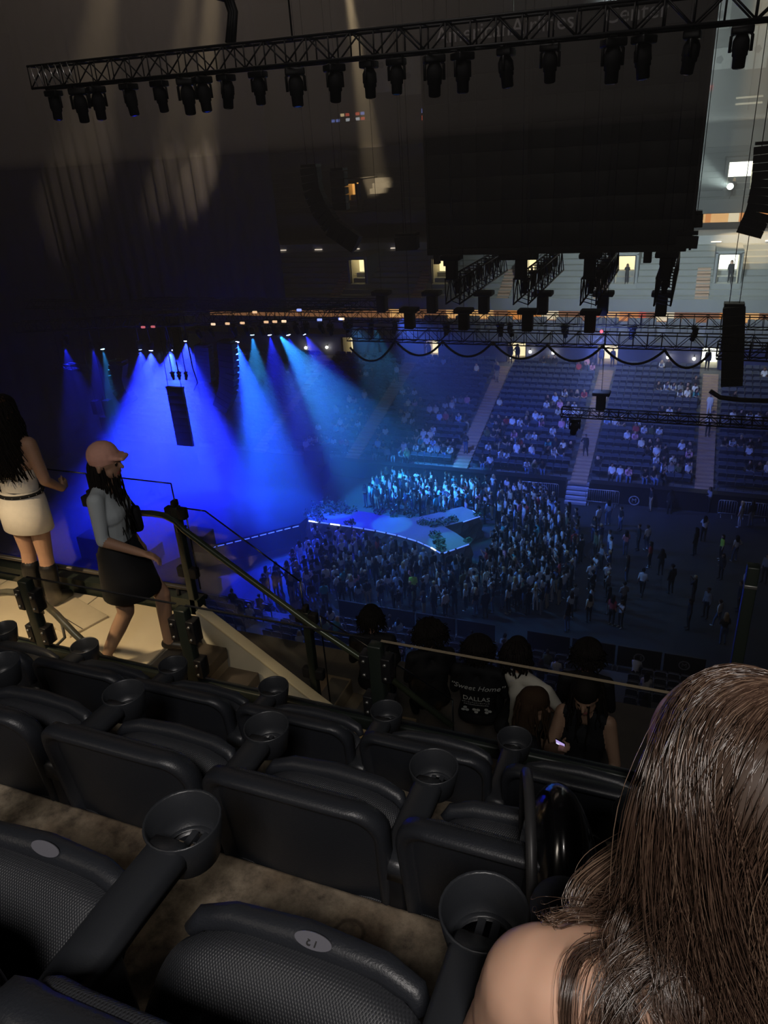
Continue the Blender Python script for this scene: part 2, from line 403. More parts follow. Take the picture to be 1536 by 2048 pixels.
for x in (2.75, -32.6):
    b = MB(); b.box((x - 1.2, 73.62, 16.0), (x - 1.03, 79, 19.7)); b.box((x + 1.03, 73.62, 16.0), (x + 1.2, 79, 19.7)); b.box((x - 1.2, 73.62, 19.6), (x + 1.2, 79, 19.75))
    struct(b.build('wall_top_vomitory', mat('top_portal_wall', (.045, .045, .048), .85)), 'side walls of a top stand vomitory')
# banners on the far wall
M_BAN = mat('banner_cloth', (0.82, 0.82, 0.78), 0.9, noise=0.1, scale=1.5)
for px0, px1, py0, py1 in [(792, 838, 100, 192), (1414, 1466, 92, 141), (1489, 1545, 46, 139), (748, 776, 60, 186), (1420, 1466, -10, 60)]:
    a = at(px0, py1, y=79.4); c = at(px1, py0, y=79.4)
    wd = c.x - a.x; hh = c.z - a.z
    t = thing('wall_banner', 'pale cloth banner with a small dark emblem on the upper wall', 'banner', ((a.x + c.x) / 2, 79.7, a.z), 0, 'pale banners on the upper wall')
    g = MB(); n = 8
    vs = [(-wd / 2 + wd * i / n, -0.05 * math.sin(i * 1.7) - 0.06, z) for z in (0, hh) for i in range(n + 1)]
    g.add(vs, [(i, i + 1, n + 2 + i, n + 1 + i) for i in range(n)]); g.add([(v[0], v[1] + 0.04, v[2]) for v in vs], [(i, n + 1 + i, n + 2 + i, i + 1) for i in range(n)])
    g.build('cloth', M_BAN, t)
    MB().cyl((-wd / 2 - .1, -0.06, hh), (wd / 2 + .1, -0.06, hh), 0.05).build('hanging_rod', STEEL, t)
    e = MB(); e.lathe([(0.0, 0), (0.32, 0), (0.32, 0.03), (0, 0.03)], 5, 0, False, Matrix.Translation((0, -0.17, hh * 0.45)) @ Matrix.Rotation(PI / 2, 4, 'X'))
    e.build('emblem', mat('banner_emblem', (0.16, 0.16, 0.17), 0.8), t)
# press boxes high on the wall
M_WIN = [mat('press_window_dark', (0.05, 0.05, 0.06), 0.3), mat('press_window_white', (1, 1, 1), 0.5, emit=(0.9, 0.95, 1), estr=0.9), mat('press_window_red', (1, .2, .1), 0.5, emit=(1, 0.15, 0.08), estr=0.8),
         mat('press_window_blue', (.3, .4, 1), 0.5, emit=(0.25, 0.35, 1), estr=0.8), mat('press_window_warm', (1, .8, .5), 0.5, emit=(1, 0.75, 0.4), estr=1.2)]
for px0, px1, py0, py1, lab in [(632, 740, 220, 250, 'long press box with small coloured lights high on the far wall'), (826, 850, 214, 244, 'small lit press window beside the hanging screen')]:
    a = at(px0, py1, y=79); c = at(px1, py0, y=79)
    t = thing('press_box', lab, 'press box', ((a.x + c.x) / 2, 79.985, a.z)); wd = c.x - a.x; hh = c.z - a.z
    MB().box((-wd / 2, -0.9, 0), (wd / 2, 0, hh)).build('housing', M_DARKW, t)
    n = max(3, int(wd / 0.55)); pw = wd / n
    for i in range(n):
        for j in range(2):
            k = rs.choice([0, 0, 0, 1, 2, 3, 4] if i > n * 0.45 else [0, 0, 0, 0, 3])
            MB().box((-wd / 2 + i * pw + .05, -0.95, 0.1 + j * hh / 2), (-wd / 2 + (i + 1) * pw - .1, -0.9, hh / 2 - 0.1 + j * hh / 2)).build('pane', M_WIN[k], t)
# exit sign and rail lamps near the bright doorway
p = at(1416, 175, y=79); t = thing('exit_sign', 'small red lit exit sign beside the hanging screen', 'sign', (p.x, 79.98, p.z))
MB().box((-0.45, -0.2, -0.22), (0.45, 0, 0.22)).build('sign_box', mat('exit_box', (0.2, 0.02, 0.02), 0.5, emit=(1, 0.06, 0.03), estr=0.25), t)
me = text_mesh('EXIT', 0.36, 0.01); me.materials.append(mat('exit_letters', (1, .2, .1), 0.5, emit=(1, 0.12, 0.06), estr=1.6)); link('lettering', me, t, (0, -0.22, 0), (PI / 2, 0, 0))
p = at(1498, 203, y=75); t = thing('catwalk_lamp', 'double bar lamp hanging high near the bright doorway', 'lamp', (p.x, 75, p.z))
for dz in (0.25, -0.2): MB().box((-1.0, -0.1, dz), (1.0, 0.1, dz + 0.14)).build('light_bar', mat('catwalk_tube', (0.7, 0.6, 0.45), 0.5, emit=(1, 0.8, 0.5), estr=0.25), t)
MB().cyl((0, 0, -0.6), (0, 0, 11.5 - 0), 0.05).build('hanger', STEEL, t)
# bright little lamps on the concourse wall
M_LAMP = mat('wall_lamp_glow', (1, .95, .8), 0.5, emit=(1, 0.93, 0.75), estr=14)
for px, py in [(653, 695), (795, 721), (1060, 704), (1106, 706), (1336, 715), (1388, 718), (611, 696), (1022, 714)]:
    p = at(px, py, y=YC - 0.35)
    t = thing('wall_lamp', 'small bright round lamp on the concourse wall', 'lamp', (p.x, YC, p.z), 0, 'bright lamps along the concourse wall')
    MB().sphere((0, -0.3, 0), 0.13).build('bulb', M_LAMP, t)
    MB().cyl((0, -0.3, 0.1), (0, 0, 0.2), 0.04).build('bracket', STEEL, t)

# ---- far corner behind the stage: dark drapes
M_DRAPE = mat('black_drape', (0.010, 0.010, 0.016), 0.9, noise=0.2, scale=1)
def drape(name, a, c, z0, z1, label, amp=0.25, n=60):
    a = Vector(a); c = Vector(c); d = (c - a); nrm = Vector((-d.y, d.x, 0)).normalized()
    g = MB(); vs = []
    for z in (z0, z1):
        for i in range(n + 1):
            p = a + d * (i / n) + nrm * amp * math.sin(i * 1.9); vs.append((p.x, p.y, z))
    vs2 = [(v[0] + nrm.x * .06, v[1] + nrm.y * .06, v[2]) for v in vs]
    g.add(vs, [(i, i + 1, n + 2 + i, n + 1 + i) for i in range(n)], 0, True); g.add(vs2, [(i, n + 1 + i, n + 2 + i, i + 1) for i in range(n)], 0, True)
    return tag(g.build(name, M_DRAPE), label, 'drape')
drape('stage_drape', (-46.5, 26, 0), (-46.5, 60, 0), 0, 31, 'tall black drape hanging behind the stage')
drape('masking_drape', (-46, 47.6, 0), (-26.5, 47.2, 0), 12.2, 35.9, 'black masking drape hung high over the far side of the stage', 0.2)

# ================================================================== STAGE AND RUNWAY
M_STAGE = mat('stage_deck', (0.012, 0.013, 0.018), 0.8, spec=0.04, noise=0.3, scale=0.8)
M_RUN = mat('runway_deck', (0.16, 0.18, 0.20), 0.5, noise=0.35, scale=0.5, bump=0.15, bscale=2)
M_SKIRT = mat('rock_skirt', (0.13, 0.13, 0.14), 0.85, noise=0.6, scale=1.5, bump=0.6, bscale=2.5)
M_LED = mat('led_strip_white', (1, 1, 1), 0.5, emit=(0.62, 0.75, 1.0), estr=4.0)
M_LEDB = mat('led_strip_blue', (.4, .5, 1), 0.5, emit=(0.12, 0.24, 1.0), estr=0.9)
ZR = 1.5
P2 = lambda px, py, z=ZR: tuple(at(px, py, z=z)[:2])
t = thing('main_stage', 'broad dark main stage under the blue light', 'stage', (-34, 37, 0))
poly = [(-46, 27.5), (-27.5, 27.5), (-25.6, 31.9), (-21.2, 36.4), (-21.0, 39.4), (-23.5, 44), (-24, 46.8), (-46, 46.8)]
MB().prism([(x + 34, y - 37) for x, y in poly], 1.3, 1.42).build('deck', M_STAGE, t)
MB().prism([(x * 0.995 + 34 - 0.15, (y - 37) * 0.985) for x, y in poly], 0, 1.3).build('skirt', BLACK, t)
for k in range(12):
    a = Vector((-25.6, 31.9)).lerp(Vector((-21.2, 36.4)), k / 12); c = Vector((-25.6, 31.9)).lerp(Vector((-21.2, 36.4)), (k + .75) / 12)
    MB().cyl((a.x + 34.05, a.y - 37.05, 1.3), (c.x + 34.05, c.y - 37.05, 1.3), 0.035, n=4).build('edge_light', M_LEDB, t)
MB().box((-12, -9.7, 1.42), (5.5, -9.5, 1.5)).build('edge_light', M_LEDB, t)
for k in range(7):      # dark set blocks along the front of the stage
    x, y = [(-8.2, -3.4), (8.6, 8.4), (-4.5, 5.2), (5.2, -7.4), (7.6, -5.6), (2.0, -8.0), (0.5, 6.5)][k]
    MB().bbox((x, y, 1.42), (x + 1.6, y + 1.1, 2.3 + 0.25 * (k % 3)), 0.05).build('set_block', BLACK, t)

run = [(617, 1040), (660, 1046), (705, 1052), (752, 1060), (795, 1069), (835, 1081), (862, 1093), (884, 1106), (941, 1086), (912, 1066), (889, 1053), (925, 1043), (958, 1032), (943, 1020), (924, 1013), (880, 1024), (838, 1034), (790, 1034), (745, 1026), (689, 1017), (655, 1013), (614, 1029)]
runw = [P2(*p) for p in run]
t = thing('runway', 'fishtail shaped runway stage with overgrown edges in the middle of the crowd', 'runway', (-15, 38, 0))
MB().prism([(x + 15, y - 38) for x, y in runw], 1.35, 1.5).build('deck', M_RUN, t)
# rock-like draped skirt: wavy wall following the outline
g = MB(); rs = random.Random(5); n = len(runw); ring = []
for i in range(n):
    a = Vector(runw[i]); c = Vector(runw[(i + 1) % n])
    for k in range(6): ring.append(a.lerp(c, k / 6))
cen = Vector((-15, 38)); nn = len(ring); vs = []
for j in range(6):
    for p in ring:
        d = (p - cen).normalized(); o = 0.05 + (rs.uniform(-.09, .16) if j else -0.05) + 0.05 * (5 - j) * 0.6
        if j == 0: o += 0.12
        vs.append((p.x + d.x * o * (1 if j < 5 else 0) + 15, p.y + d.y * o * (1 if j < 5 else 0) - 38, 1.36 * j / 5))
g.add(vs, [(j * nn + i, j * nn + (i + 1) % nn, (j + 1) * nn + (i + 1) % nn, (j + 1) * nn + i) for j in range(5) for i in range(nn)], 0, False)
g.build('rock_skirt', M_SKIRT, t)
for i in range(8):       # light bars along the near edge and the tip ends
    a = Vector((*runw[i], 1.47)); c = Vector((*runw[i + 1], 1.47))
    for k in range(2):
        p = a.lerp(c, k / 2 + 0.03); q = a.lerp(c, k / 2 + 0.45)
        mm = M_LED if (i, k) in ((0, 0), (6, 0), (1, 0)) else M_LEDB
        o = MB().cyl((p.x + 15, p.y - 38.06, p.z), (q.x + 15, q.y - 38.06, q.z), 0.045, n=4).build('light_bar', mm, t)
for i in (11, 12):
    a = Vector((*runw[i], 1.47)); c = Vector((*runw[i + 1], 1.47)); MB().cyl((a.x + 15.05, a.y - 38, a.z), (c.x + 15.05, c.y - 38, c.z), 0.04, n=4).build('light_bar', M_LEDB, t)
# overgrowth along the edges
M_LEAF = mat('runway_leaves', (0.05, 0.11, 0.06), 0.7, noise=0.5, scale=6)
g = MB(); rs = random.Random(9)
def leaves(cx, cy, r, n, h):
    for _ in range(n):
        a = rs.uniform(0, 2 * PI); q = r * math.sqrt(rs.random()); p = Vector((cx + q * math.cos(a), cy + q * math.sin(a), 1.5 + abs(rs.gauss(0, h))))
        u = Vector((rs.gauss(0, 1), rs.gauss(0, 1), rs.gauss(0, .7))).normalized() * rs.uniform(.05, .12); v = u.orthogonal().normalized() * rs.uniform(.03, .06)
        g.add([p - u, p + v, p + u, p - v], [(0, 1, 2, 3)])
for px, py, r, n, h in [(650, 1022, .9, 260, .25), (675, 1019, .8, 240, .25), (700, 1022, .5, 100, .15), (625, 1030, .6, 140, .2), (760, 1025, .4, 90, .12), (790, 1030, .4, 90, .12), (820, 1030, .4, 90, .12),
                        (845, 1046, .35, 90, .1), (865, 1050, .35, 100, .12), (885, 1047, .4, 110, .14), (905, 1040, .35, 100, .12), (870, 1072, .35, 100, .12), (878, 1085, .35, 110, .12), (882, 1098, .3, 90, .12),
                        (935, 1082, .25, 60, .08), (955, 1030, .25, 60, .08), (700, 1045, .4, 60, .08), (640, 1040, .4, 60, .08), (885, 1020, .35, 70, .1)]:
    c = P2(px, py); leaves(c[0], c[1], r, n, h)
tag(g.build('runway_foliage', M_LEAF), 'low green foliage growing along the runway edges', 'foliage', kind='stuff')

t = thing('follow_spot_lamp', 'big spotlight with its beam leaving the glaring upper doorway', 'spotlight', (fs.x, fs.y + .3, fs.z)); dq = (at(1000, 150, y=34) - fs).normalized()
hd_ = MB().lathe([(0, .8), (.2, .78), (.22, .3), (.26, .25), (.26, -.25)], 14).build('barrel', BLACK, t); hd_.rotation_euler = dq.to_track_quat('-Z', 'Y').to_euler()
MB().lathe([(.25, -.24), (.12, -.26), (0, -.27)], 14).build('lens', mat('follow_lens', (1, 1, 1), .3, emit=(.9, 1, .95), estr=14), hd_)
MB().cyl((0, 0, 0), (0, 0, 15.9 - fs.z), .05).build('stand_pole', STEEL, t)
for a in range(3): MB().cyl((0, 0, 16.5 - fs.z), (.5 * math.cos(a * 2.1), .5 * math.sin(a * 2.1), 15.85 - fs.z), .025).build('leg', STEEL, t)

# ================================================================== RIGGING
def truss(name, label, p0, p1, h=0.5, wd=0.5, seg=0.6, group=None, mm=None, cat='truss'):
    p0 = Vector(p0); p1 = Vector(p1); d = p1 - p0; L = d.length; mm = mm or TRUSS
    t = thing(name, label, cat, p0, 0, group); q = d.to_track_quat('X', 'Z'); t.rotation_euler = q.to_euler()
    rc = 0.028 if h < 0.7 else 0.04
    for sy in (-1, 1):
        for sz in (0, 1):
            MB().cyl((0, sy * wd / 2, sz * h), (L, sy * wd / 2, sz * h), rc, n=6).build('chord', mm, t)
    g = MB(); n = max(1, int(L / seg)); s = L / n
    for i in range(n):
        for sy in (-1, 1):
            a, c = (0, h) if i % 2 == 0 else (h, 0)
            g.cyl((i * s, sy * wd / 2, a), ((i + 1) * s, sy * wd / 2, c), rc * 0.6, n=4); g.cyl((i * s, sy * wd / 2, 0), (i * s, sy * wd / 2, h), rc * 0.6, n=4)
        g.cyl((i * s, -wd / 2, 0), ((i + 1) * s, wd / 2, 0), rc * 0.55, n=4); g.cyl((i * s, -wd / 2, h), (i * s, wd / 2, h), rc * 0.55, n=4)
    g.build('lacing', mm, t)
    return t
M_LENS = mat('dark_lens', (0.03, 0.035, 0.05), 0.15, spec=0.8)
def moving_head(loc, label, group, s=1.0, tilt=0.0, yaw=0.0, lens=None, hang=None, proto={}):
    """hung lamp: base at top, yoke, head pointing down"""
    key = s, lens.name if lens else ''
    t = thing('moving_head_lamp', label, 'stage lamp', loc, yaw, group)
    if key not in proto:
        b = MB(); b.bbox((-.2 * s, -.15 * s, -.14 * s), (.2 * s, .15 * s, 0), .03 * s); b.cyl((-.1 * s, 0, 0), (-.1 * s, 0, .1 * s), .03 * s); b.cyl((.1 * s, 0, 0), (.1 * s, 0, .1 * s), .03 * s)
        y = MB(); y.bbox((-.21 * s, -.06 * s, -.42 * s), (-.16 * s, .06 * s, -.14 * s), .02 * s); y.bbox((.16 * s, -.06 * s, -.42 * s), (.21 * s, .06 * s, -.14 * s), .02 * s); y = MB().tube([(-.185 * s, 0, -.42 * s), (-.185 * s, 0, -.16 * s), (-.12 * s, 0, -.10 * s), (.12 * s, 0, -.10 * s), (.185 * s, 0, -.16 * s), (.185 * s, 0, -.42 * s)], .03 * s, 6)
        h = MB(); h.lathe([(0, .22 * s), (.10 * s, .20 * s), (.15 * s, .1 * s), (.155 * s, -.06 * s), (.14 * s, -.08 * s), (.14 * s, -.14 * s), (.12 * s, -.16 * s), (.115 * s, -.34 * s), (.09 * s, -.36 * s)], 14)
        l = MB(); l.lathe([(.09 * s, -.362 * s), (.05 * s, -.37 * s), (0, -.375 * s)], 14)
        proto[key] = [o.mesh(nm, mm) for o, nm, mm in ((b, 'base', STEEL), (y, 'yoke', STEEL), (h, 'head', BLACK), (l, 'lens', lens or M_LENS))]
    me = proto[key]
    link('base', me[0], t); link('yoke', me[1], t)
    h = link('head', me[2], t, (0, 0, -.34 * s), (tilt, 0, 0)); link('lens', me[3], h)
    if hang and hang > loc[2] + .1: MB().cyl((0, 0, .0), (0, 0, hang - loc[2]), .03, n=6).build('hanger', STEEL, t)
    return t
def hoist(loc, label, group, top=None, s=1.0):
    t = thing('chain_hoist', label, 'hoist', loc, 0, group)
    MB().bbox((-.22 * s, -.22 * s, 0), (.22 * s, .22 * s, .75 * s), .04 * s).build('motor_body', BLACK, t)
    MB().bbox((-.42 * s, -.3 * s, .75 * s), (.42 * s, .3 * s, .95 * s), .05 * s).build('chain_bag', BLACK, t)
    MB().cyl((0, 0, .95 * s), (0, 0, (top or 35.9) - loc[2]), .012, n=4).build('chain', STEEL, t)
    return t
def cable(name, pts, r, label, group=None, cat='cable'):
    return tag(MB().tube(pts, r, 5).build(name, STEEL), label, cat, group)

# ---- front lighting truss crossing the top of the view
YT = 15.0
truss('lighting_truss', 'long lighting truss carrying a row of hung lamps over the near side', (-14.0, YT, 23.72), (3.2, YT, 23.42), 0.42, 0.42, 0.45)
for k, px in enumerate([92, 143, 180, 247, 310, 365, 398, 447, 512, 587, 667, 737, 792, 868, 925, 1012, 1100, 1225, 1285, 1380, 1478]):
    x = at(px, 120, y=YT).x; ztop = 23.72 - (x + 14) / 17.2 * 0.3
    moving_head((x, YT, ztop - 0.05), ORD[k] + ' black lamp from the clamped end of the near lighting truss', 'lamps under the near lighting truss', .84 + 0.04 * ((k * 7) % 4), 0.12 * ((k * 5) % 3 - 1), 0.5 * (k % 4))
for k in range(7):
    x = -13.9 + k * 0.17
    tag(MB().cyl((x, YT - 0.235, 24.12), (x + 0.10, YT - 0.235, 23.74), 0.012, n=5).build('truss_clamp', mat('bright_clamp', (0.8, 0.8, 0.78), 0.25, 0.9)), 'small bright metal clamp at the end of the near lighting truss', 'clamp', 'bright clamps at the truss end')
b = Vector((at(458, 60, y=YT).x, YT, 24.1))
for k in range(3):
    cable('feed_cable', [b + Vector((0.06 * (k - 1), 0, 0)), b + Vector((0.06 + 0.05 * k, 0.05, 0.5)), b + Vector((-0.10 + 0.05 * k, 0, 1.2)), b + Vector((-0.05 + .07 * k, 0, 5)), b + Vector((0, 0, 11.7))], 0.06, 'thick feed cable rising from the near lighting truss', 'feed cables over the lighting truss')
MB_ = MB().bbox((-0.16, -0.16, 0), (0.16, 0.16, 0.9), 0.03)
tag(MB_.build('junction_box', BLACK, None, b + Vector((0.02, 0, 0.7))), 'black junction box among feed cables above the near truss', 'junction box')
for px in (583, 1536): 
    x = at(px, 60, y=YT).x
    cable('hanging_wire', [(x, YT, 24.0), (x, YT, 35.9)], 0.018, 'thin steel wire holding the near lighting truss', 'truss wires')

# ---- big hanging screen seen from behind
M_SCR = mat('screen_black', (0.010, 0.011, 0.013), 0.5, spec=0.25, noise=0.15, scale=1.5)
t = thing('hanging_screen', 'huge dark video screen hung over the middle of the floor', 'screen', (-6.3, 37, 17.5))
tiles = MB().bbox((0, 0, 0), (1.195, 0.16, 1.035), 0.012).mesh('screen_panel', M_SCR)
for i in range(10):
    for j in range(8): link('screen_panel', tiles, t, (-5.98 + i * 1.2, 0, 0.02 + j * 1.04))
f = MB(); f.box((-6.0, 0.16, 0), (6.0, 0.6, 8.35)); f.build('backing', BLACK, t)
for sx in (-1, 1): MB().box((sx * 6.05 - .05, -0.05, -0.25), (sx * 6.05 + .05, 0.65, 8.4)).build('side_frame', STEEL, t)
MB().box((-6.1, -0.05, 8.35), (6.1, 0.7, 9.35)).build('header', mat('header_grey', (0.035, 0.036, 0.04), 0.7), t)
MB().box((-6.1, -0.05, -0.3), (5.9, 0.65, 0)).build('bottom_beam', STEEL, t)
for x, wd, h in [(-5.7, .3, .45), (-5.2, .28, .55), (-1.6, 1.9, .3), (4.3, .35, .5), (5.0, .35, .6), (5.4, .25, .45)]:
    MB().bbox((x - wd / 2, 0.1, -0.3 - h), (x + wd / 2, 0.45, -0.3), .03).build('under_bracket', BLACK, t)
for wd_, xx in (('AmericanAirlines', -2.35), ('Center', 3.05)):
    me = text_mesh(wd_, 0.86, 0.02); me.materials.append(mat('sign_letter_grey', (0.72, 0.72, 0.74), 0.6)); link('lettering', me, t, (xx, -0.08, 8.86), (PI / 2, 0, 0))
for x in (-5.5, -2, 2, 5.5): MB().cyl((x, 0.3, 9.35), (x, 0.3, 18.4), 0.03, n=5).build('hanging_cable', STEEL, t)
cab = mat('speaker_black', (0.012, 0.012, 0.014), 0.6, noise=0.2, scale=4)
def line_array(pts, label, group, wd=1.0, dp=0.55, n=12, fly=True, yaw=0.0, top=None):
    """pts: polyline in x,z at depth y (list of Vectors); cabinets follow it"""
    pts = [Vector(p) for p in pts]; L = [0]
    for a, c in zip(pts, pts[1:]): L.append(L[-1] + (c - a).length)
    t = thing('line_array_speaker', label, 'speaker', pts[0], 0, group)
    hh = L[-1] / n
    me = MB()
    me.add([(-wd / 2, -dp / 2, -hh * .47), (wd / 2, -dp / 2, -hh * .47), (wd / 2 * .85, dp / 2, -hh * .40), (-wd / 2 * .85, dp / 2, -hh * .40), (-wd / 2, -dp / 2, hh * .47), (wd / 2, -dp / 2, hh * .47), (wd / 2 * .85, dp / 2, hh * .40), (-wd / 2 * .85, dp / 2, hh * .40)],
           [(3, 2, 1, 0), (4, 5, 6, 7), (0, 1, 5, 4), (1, 2, 6, 5), (2, 3, 7, 6), (3, 0, 4, 7)])
    me = me.mesh('speaker_cabinet', cab)
    for i in range(n):
        s = (i + .5) * hh; k = max(j for j in range(len(L) - 1) if L[j] <= s + 1e-9)
        u = (s - L[k]) / (L[k + 1] - L[k]); p = pts[k].lerp(pts[k + 1], u); d = (pts[min(k + 1, len(pts) - 1)] - pts[k]).normalized()
        if k + 2 < len(pts): d = d.lerp((pts[k + 2] - pts[k + 1]).normalized(), u * .5).normalized()
        o = link('speaker_cabinet', me, t, p - pts[0]); o.rotation_euler = (Euler((0, math.atan2(-d.x, -d.z), 0)).to_matrix() @ Matrix.Rotation(yaw, 3, 'Z')).to_euler()
    MB().cbox((0, 0, 0.08), (wd * .9, dp, .12)).build('fly_bar', STEEL, t)
    MB().cyl((-.2, 0, .1), (-.2, 0, (top or 35.9) - pts[0].z), .015, n=4).build('chain', STEEL, t); MB().cyl((.2, 0, .1), (.2, 0, (top or 35.9) - pts[0].z), .015, n=4).build('chain', STEEL, t)
    return t
A = lambda lst, y: [at(px, py, y=y) for px, py in lst]
line_array(A([(622, 335), (628, 380), (642, 415), (668, 455), (716, 488)], 34), 'tall curved line array speaker beside the hanging screen', None, 0.85, 0.6, 14)
line_array(A([(678, 342), (684, 420)], 37), 'short straight speaker column in front of the glowing orange doorway', None, 0.75, 0.6, 5)
line_array(A([(815, 472), (817, 500)], 36), 'single wedge speaker hanging beside the lower corner of the screen', None, 1.1, 0.7, 1)
line_array(A([(1385, 428), (1383, 455)], 38), 'small dark speaker tucked behind the screen edge', None, .9, .6, 2)
line_array(A([(1535, 290), (1530, 360), (1518, 420), (1496, 470)], 36), 'curved speaker array hanging on the bright doorway side of the screen', None, 1.0, .6, 11)
line_array(A([(1376, 470), (1372, 496)], 36.5), 'low speaker box hanging at the screen corner beneath the orange suite bay', None, .9, .6, 1)

# ---- trusses over the floor
for k, x in enumerate((-9.35, -6.45, -3.76, -0.98)):
    truss('box_truss', ORD[k] + ' deep box truss under the screen counting from the stage side', (x, 31.0, 16.0), (x, 40.0, 16.0), 1.0, 0.6, 0.75, 'four deep box trusses under the screen')
    for yy in (31.0, 40.0): hoist((x, yy, 17.03), 'chain hoist on the %s end of the %s deep box truss from the stage' % ('near-stand' if yy < 35 else 'far-stand', ORD[k]), 'hoists on the deep box trusses')
    for q in range(5):
        moving_head((x, 31.8 + q * 1.8, 16.93), ORD[q] + ' lamp inside the %s deep box truss from the stage' % ORD[k], 'lamps inside the deep box trusses', 0.9, 0.2 * (q % 3 - 1), q)
z1 = at(1000, 675, y=36).z - 0.3; z2 = at(1000, 637, y=41).z - 0.3
truss('floor_truss', 'long straight truss over the floor with cables slung below', (-16.6, 36, z1), (4.0, 36, z1), 0.62, 0.62, 0.62)
truss('rear_truss', 'long straight truss behind the cable truss with a row of hoists', (-20.0, 41, z2), (6.0, 41, z2), 0.6, 0.6, 0.62)
for q, px in enumerate((820, 928, 1055, 1180)): hoist((at(px, 650, y=36).x, 36, z1 + 0.65), ORD[q] + ' chain hoist on the cable truss counting from the stage end', 'hoists on the cable truss', None, 1.1)
for q, px in enumerate((765, 865, 968, 1085, 1205, 1322)): hoist((at(px, 620, y=41).x, 41, z2 + 0.6), ORD[q] + ' chain hoist on the rear long truss counting from the stage end', 'hoists on the rear truss', None, 1.25)
for q, px in enumerate((700, 742, 790, 893, 1000, 1020, 1130, 1265, 1390)):
    moving_head((at(px, 660, y=41).x, 41, z2), ORD[q] + ' lamp under the rear long truss counting from the stage end', 'lamps under the rear truss', 1.0, 0.3, q)
peaks = [(700, 695), (790, 681), (885, 683), (985, 684), (1095, 690), (1205, 692), (1330, 700), (1420, 706)]
for q, ((ax, ay), (bx, by)) in enumerate(zip(peaks, peaks[1:])):
    a = at(ax, ay, y=35.9); c = at(bx, by, y=35.9); sag = 0.75 if ax > 700 else 0.9
    cable('slung_cable', [a.lerp(c, i / 12) - Vector((0, 0, sag * 4 * (i / 12) * (1 - i / 12))) for i in range(13)], 0.06, ORD[q] + ' slung cable loop under the long truss counting from the stage end', 'slung cable loops')
for px in (790, 885, 985, 1095, 1205, 1330):
    p = at(px, 690, y=35.9); cable('hanging_tie', [p + Vector((0, 0, -.05)), Vector((p.x, 35.95, z1))], 0.02, 'short tie holding the slung cable', 'cable ties under the truss')
p = at(1203, 663, y=35.66); tag(MB().sphere(p, 0.07).build('indicator_light', mat('red_indicator', (1, .1, .1), .5, emit=(1, 0.05, 0.08), estr=6)), 'tiny red indicator light on the cable truss', 'indicator light')
line_array(A([(1468, 612), (1466, 690), (1463, 770)], 36), 'dark speaker column hanging at the end of the long trusses', None, 0.9, .6, 9)
truss('end_truss', 'dark truss crossing behind the hanging speaker column', tuple(at(1432, 715, y=38)), tuple(at(1600, 722, y=38)), .7, .6, .6)
a = at(1420, 782, y=36); cable('curved_cable', [a, at(1440, 795, y=36), at(1480, 800, y=36), at(1560, 803, y=36)], 0.11, 'thick dark cable curving below the hanging speaker column')
truss('side_truss', 'thin low truss over the far side of the open floor', (-4.9, 33, 10.66), (4.2, 33, 10.66), 0.36, 0.4, 0.4)
hoist((at(1202, 800, y=33).x, 33, 11.04), 'chain hoist on the thin low truss', None, None, 0.9)
moving_head((at(1150, 835, y=33).x, 33, 10.58), 'large lamp hung under the end of the thin low truss', None, 1.25, 0.5, 0.4)

# ---- stage rig: trusses, lamps, speakers
truss('stage_truss', 'stage lighting truss carrying the blue lamps', (-43, 40.35, 13.7), (-18, 40.35, 13.7), .5, .7, .6)
truss('stage_side_truss', 'stage truss carrying the lamps towards the stand', (-34, 41.35, 13.7), (-16.5, 41.35, 13.7), .5, .7, .6)
truss('stage_front_truss', 'dark truss hung in front of the stage lamps', (-40, 36.3, 13.0), (-17, 36.3, 14.2), .6, .6, .6)
M_LB = mat('blue_lamp_face', (.4, .5, 1), .4, emit=(0.40, 0.52, 1.0), estr=22); M_LC = mat('cyan_lamp_face', (.4, .8, 1), .4, emit=(0.35, 0.85, 1.0), estr=22)
for p, tg, col in STAGE_LAMPS:
    d = (Vector(tg) - p).normalized(); cy = col is CYAN
    t = thing('wash_lamp', 'cyan lit wash lamp shining down on the stage' if cy else 'blue lit wash lamp shining down on the stage', 'stage lamp', p - d * 0.32, 0, 'cyan wash lamps over the stage' if cy else 'blue wash lamps over the stage')
    t.rotation_euler = d.to_track_quat('-Z', 'Y').to_euler()
    MB().lathe([(0, .28), (.12, .26), (.16, .1), (.15, -.12), (.15, -.2)], 12).build('head', BLACK, t)
    MB().lathe([(.14, -.19), (.08, -.21), (0, -.215)], 12).build('lens', M_LC if cy else M_LB, t)
    MB().tube([(-.2, 0, .05), (-.2, 0, .4), (.2, 0, .4), (.2, 0, .05)], .025).build('yoke', STEEL, t)
    q = t.rotation_euler.to_matrix().inverted() @ Vector((0, p.y - t.location.y, 13.72 - t.location.z)); MB().cyl((0, 0, .3), q, .03, n=6).build('hanger', STEEL, t)
for px, py in [(130, 668), (465, 640), (490, 636), (520, 640), (545, 634), (566, 640), (590, 645), (610, 634), (640, 640), (660, 648), (690, 636), (420, 652), (395, 655)]:
    p = at(px, py, y=36); moving_head((p.x, p.y, min(p.z, 12.9 + (p.x + 40) * .052)), 'dark lamp in the cluttered rig above the stage edge', 'dark lamps over the stage edge', .9, 0.4, px, None, 13.02 + (p.x + 40) * .052)
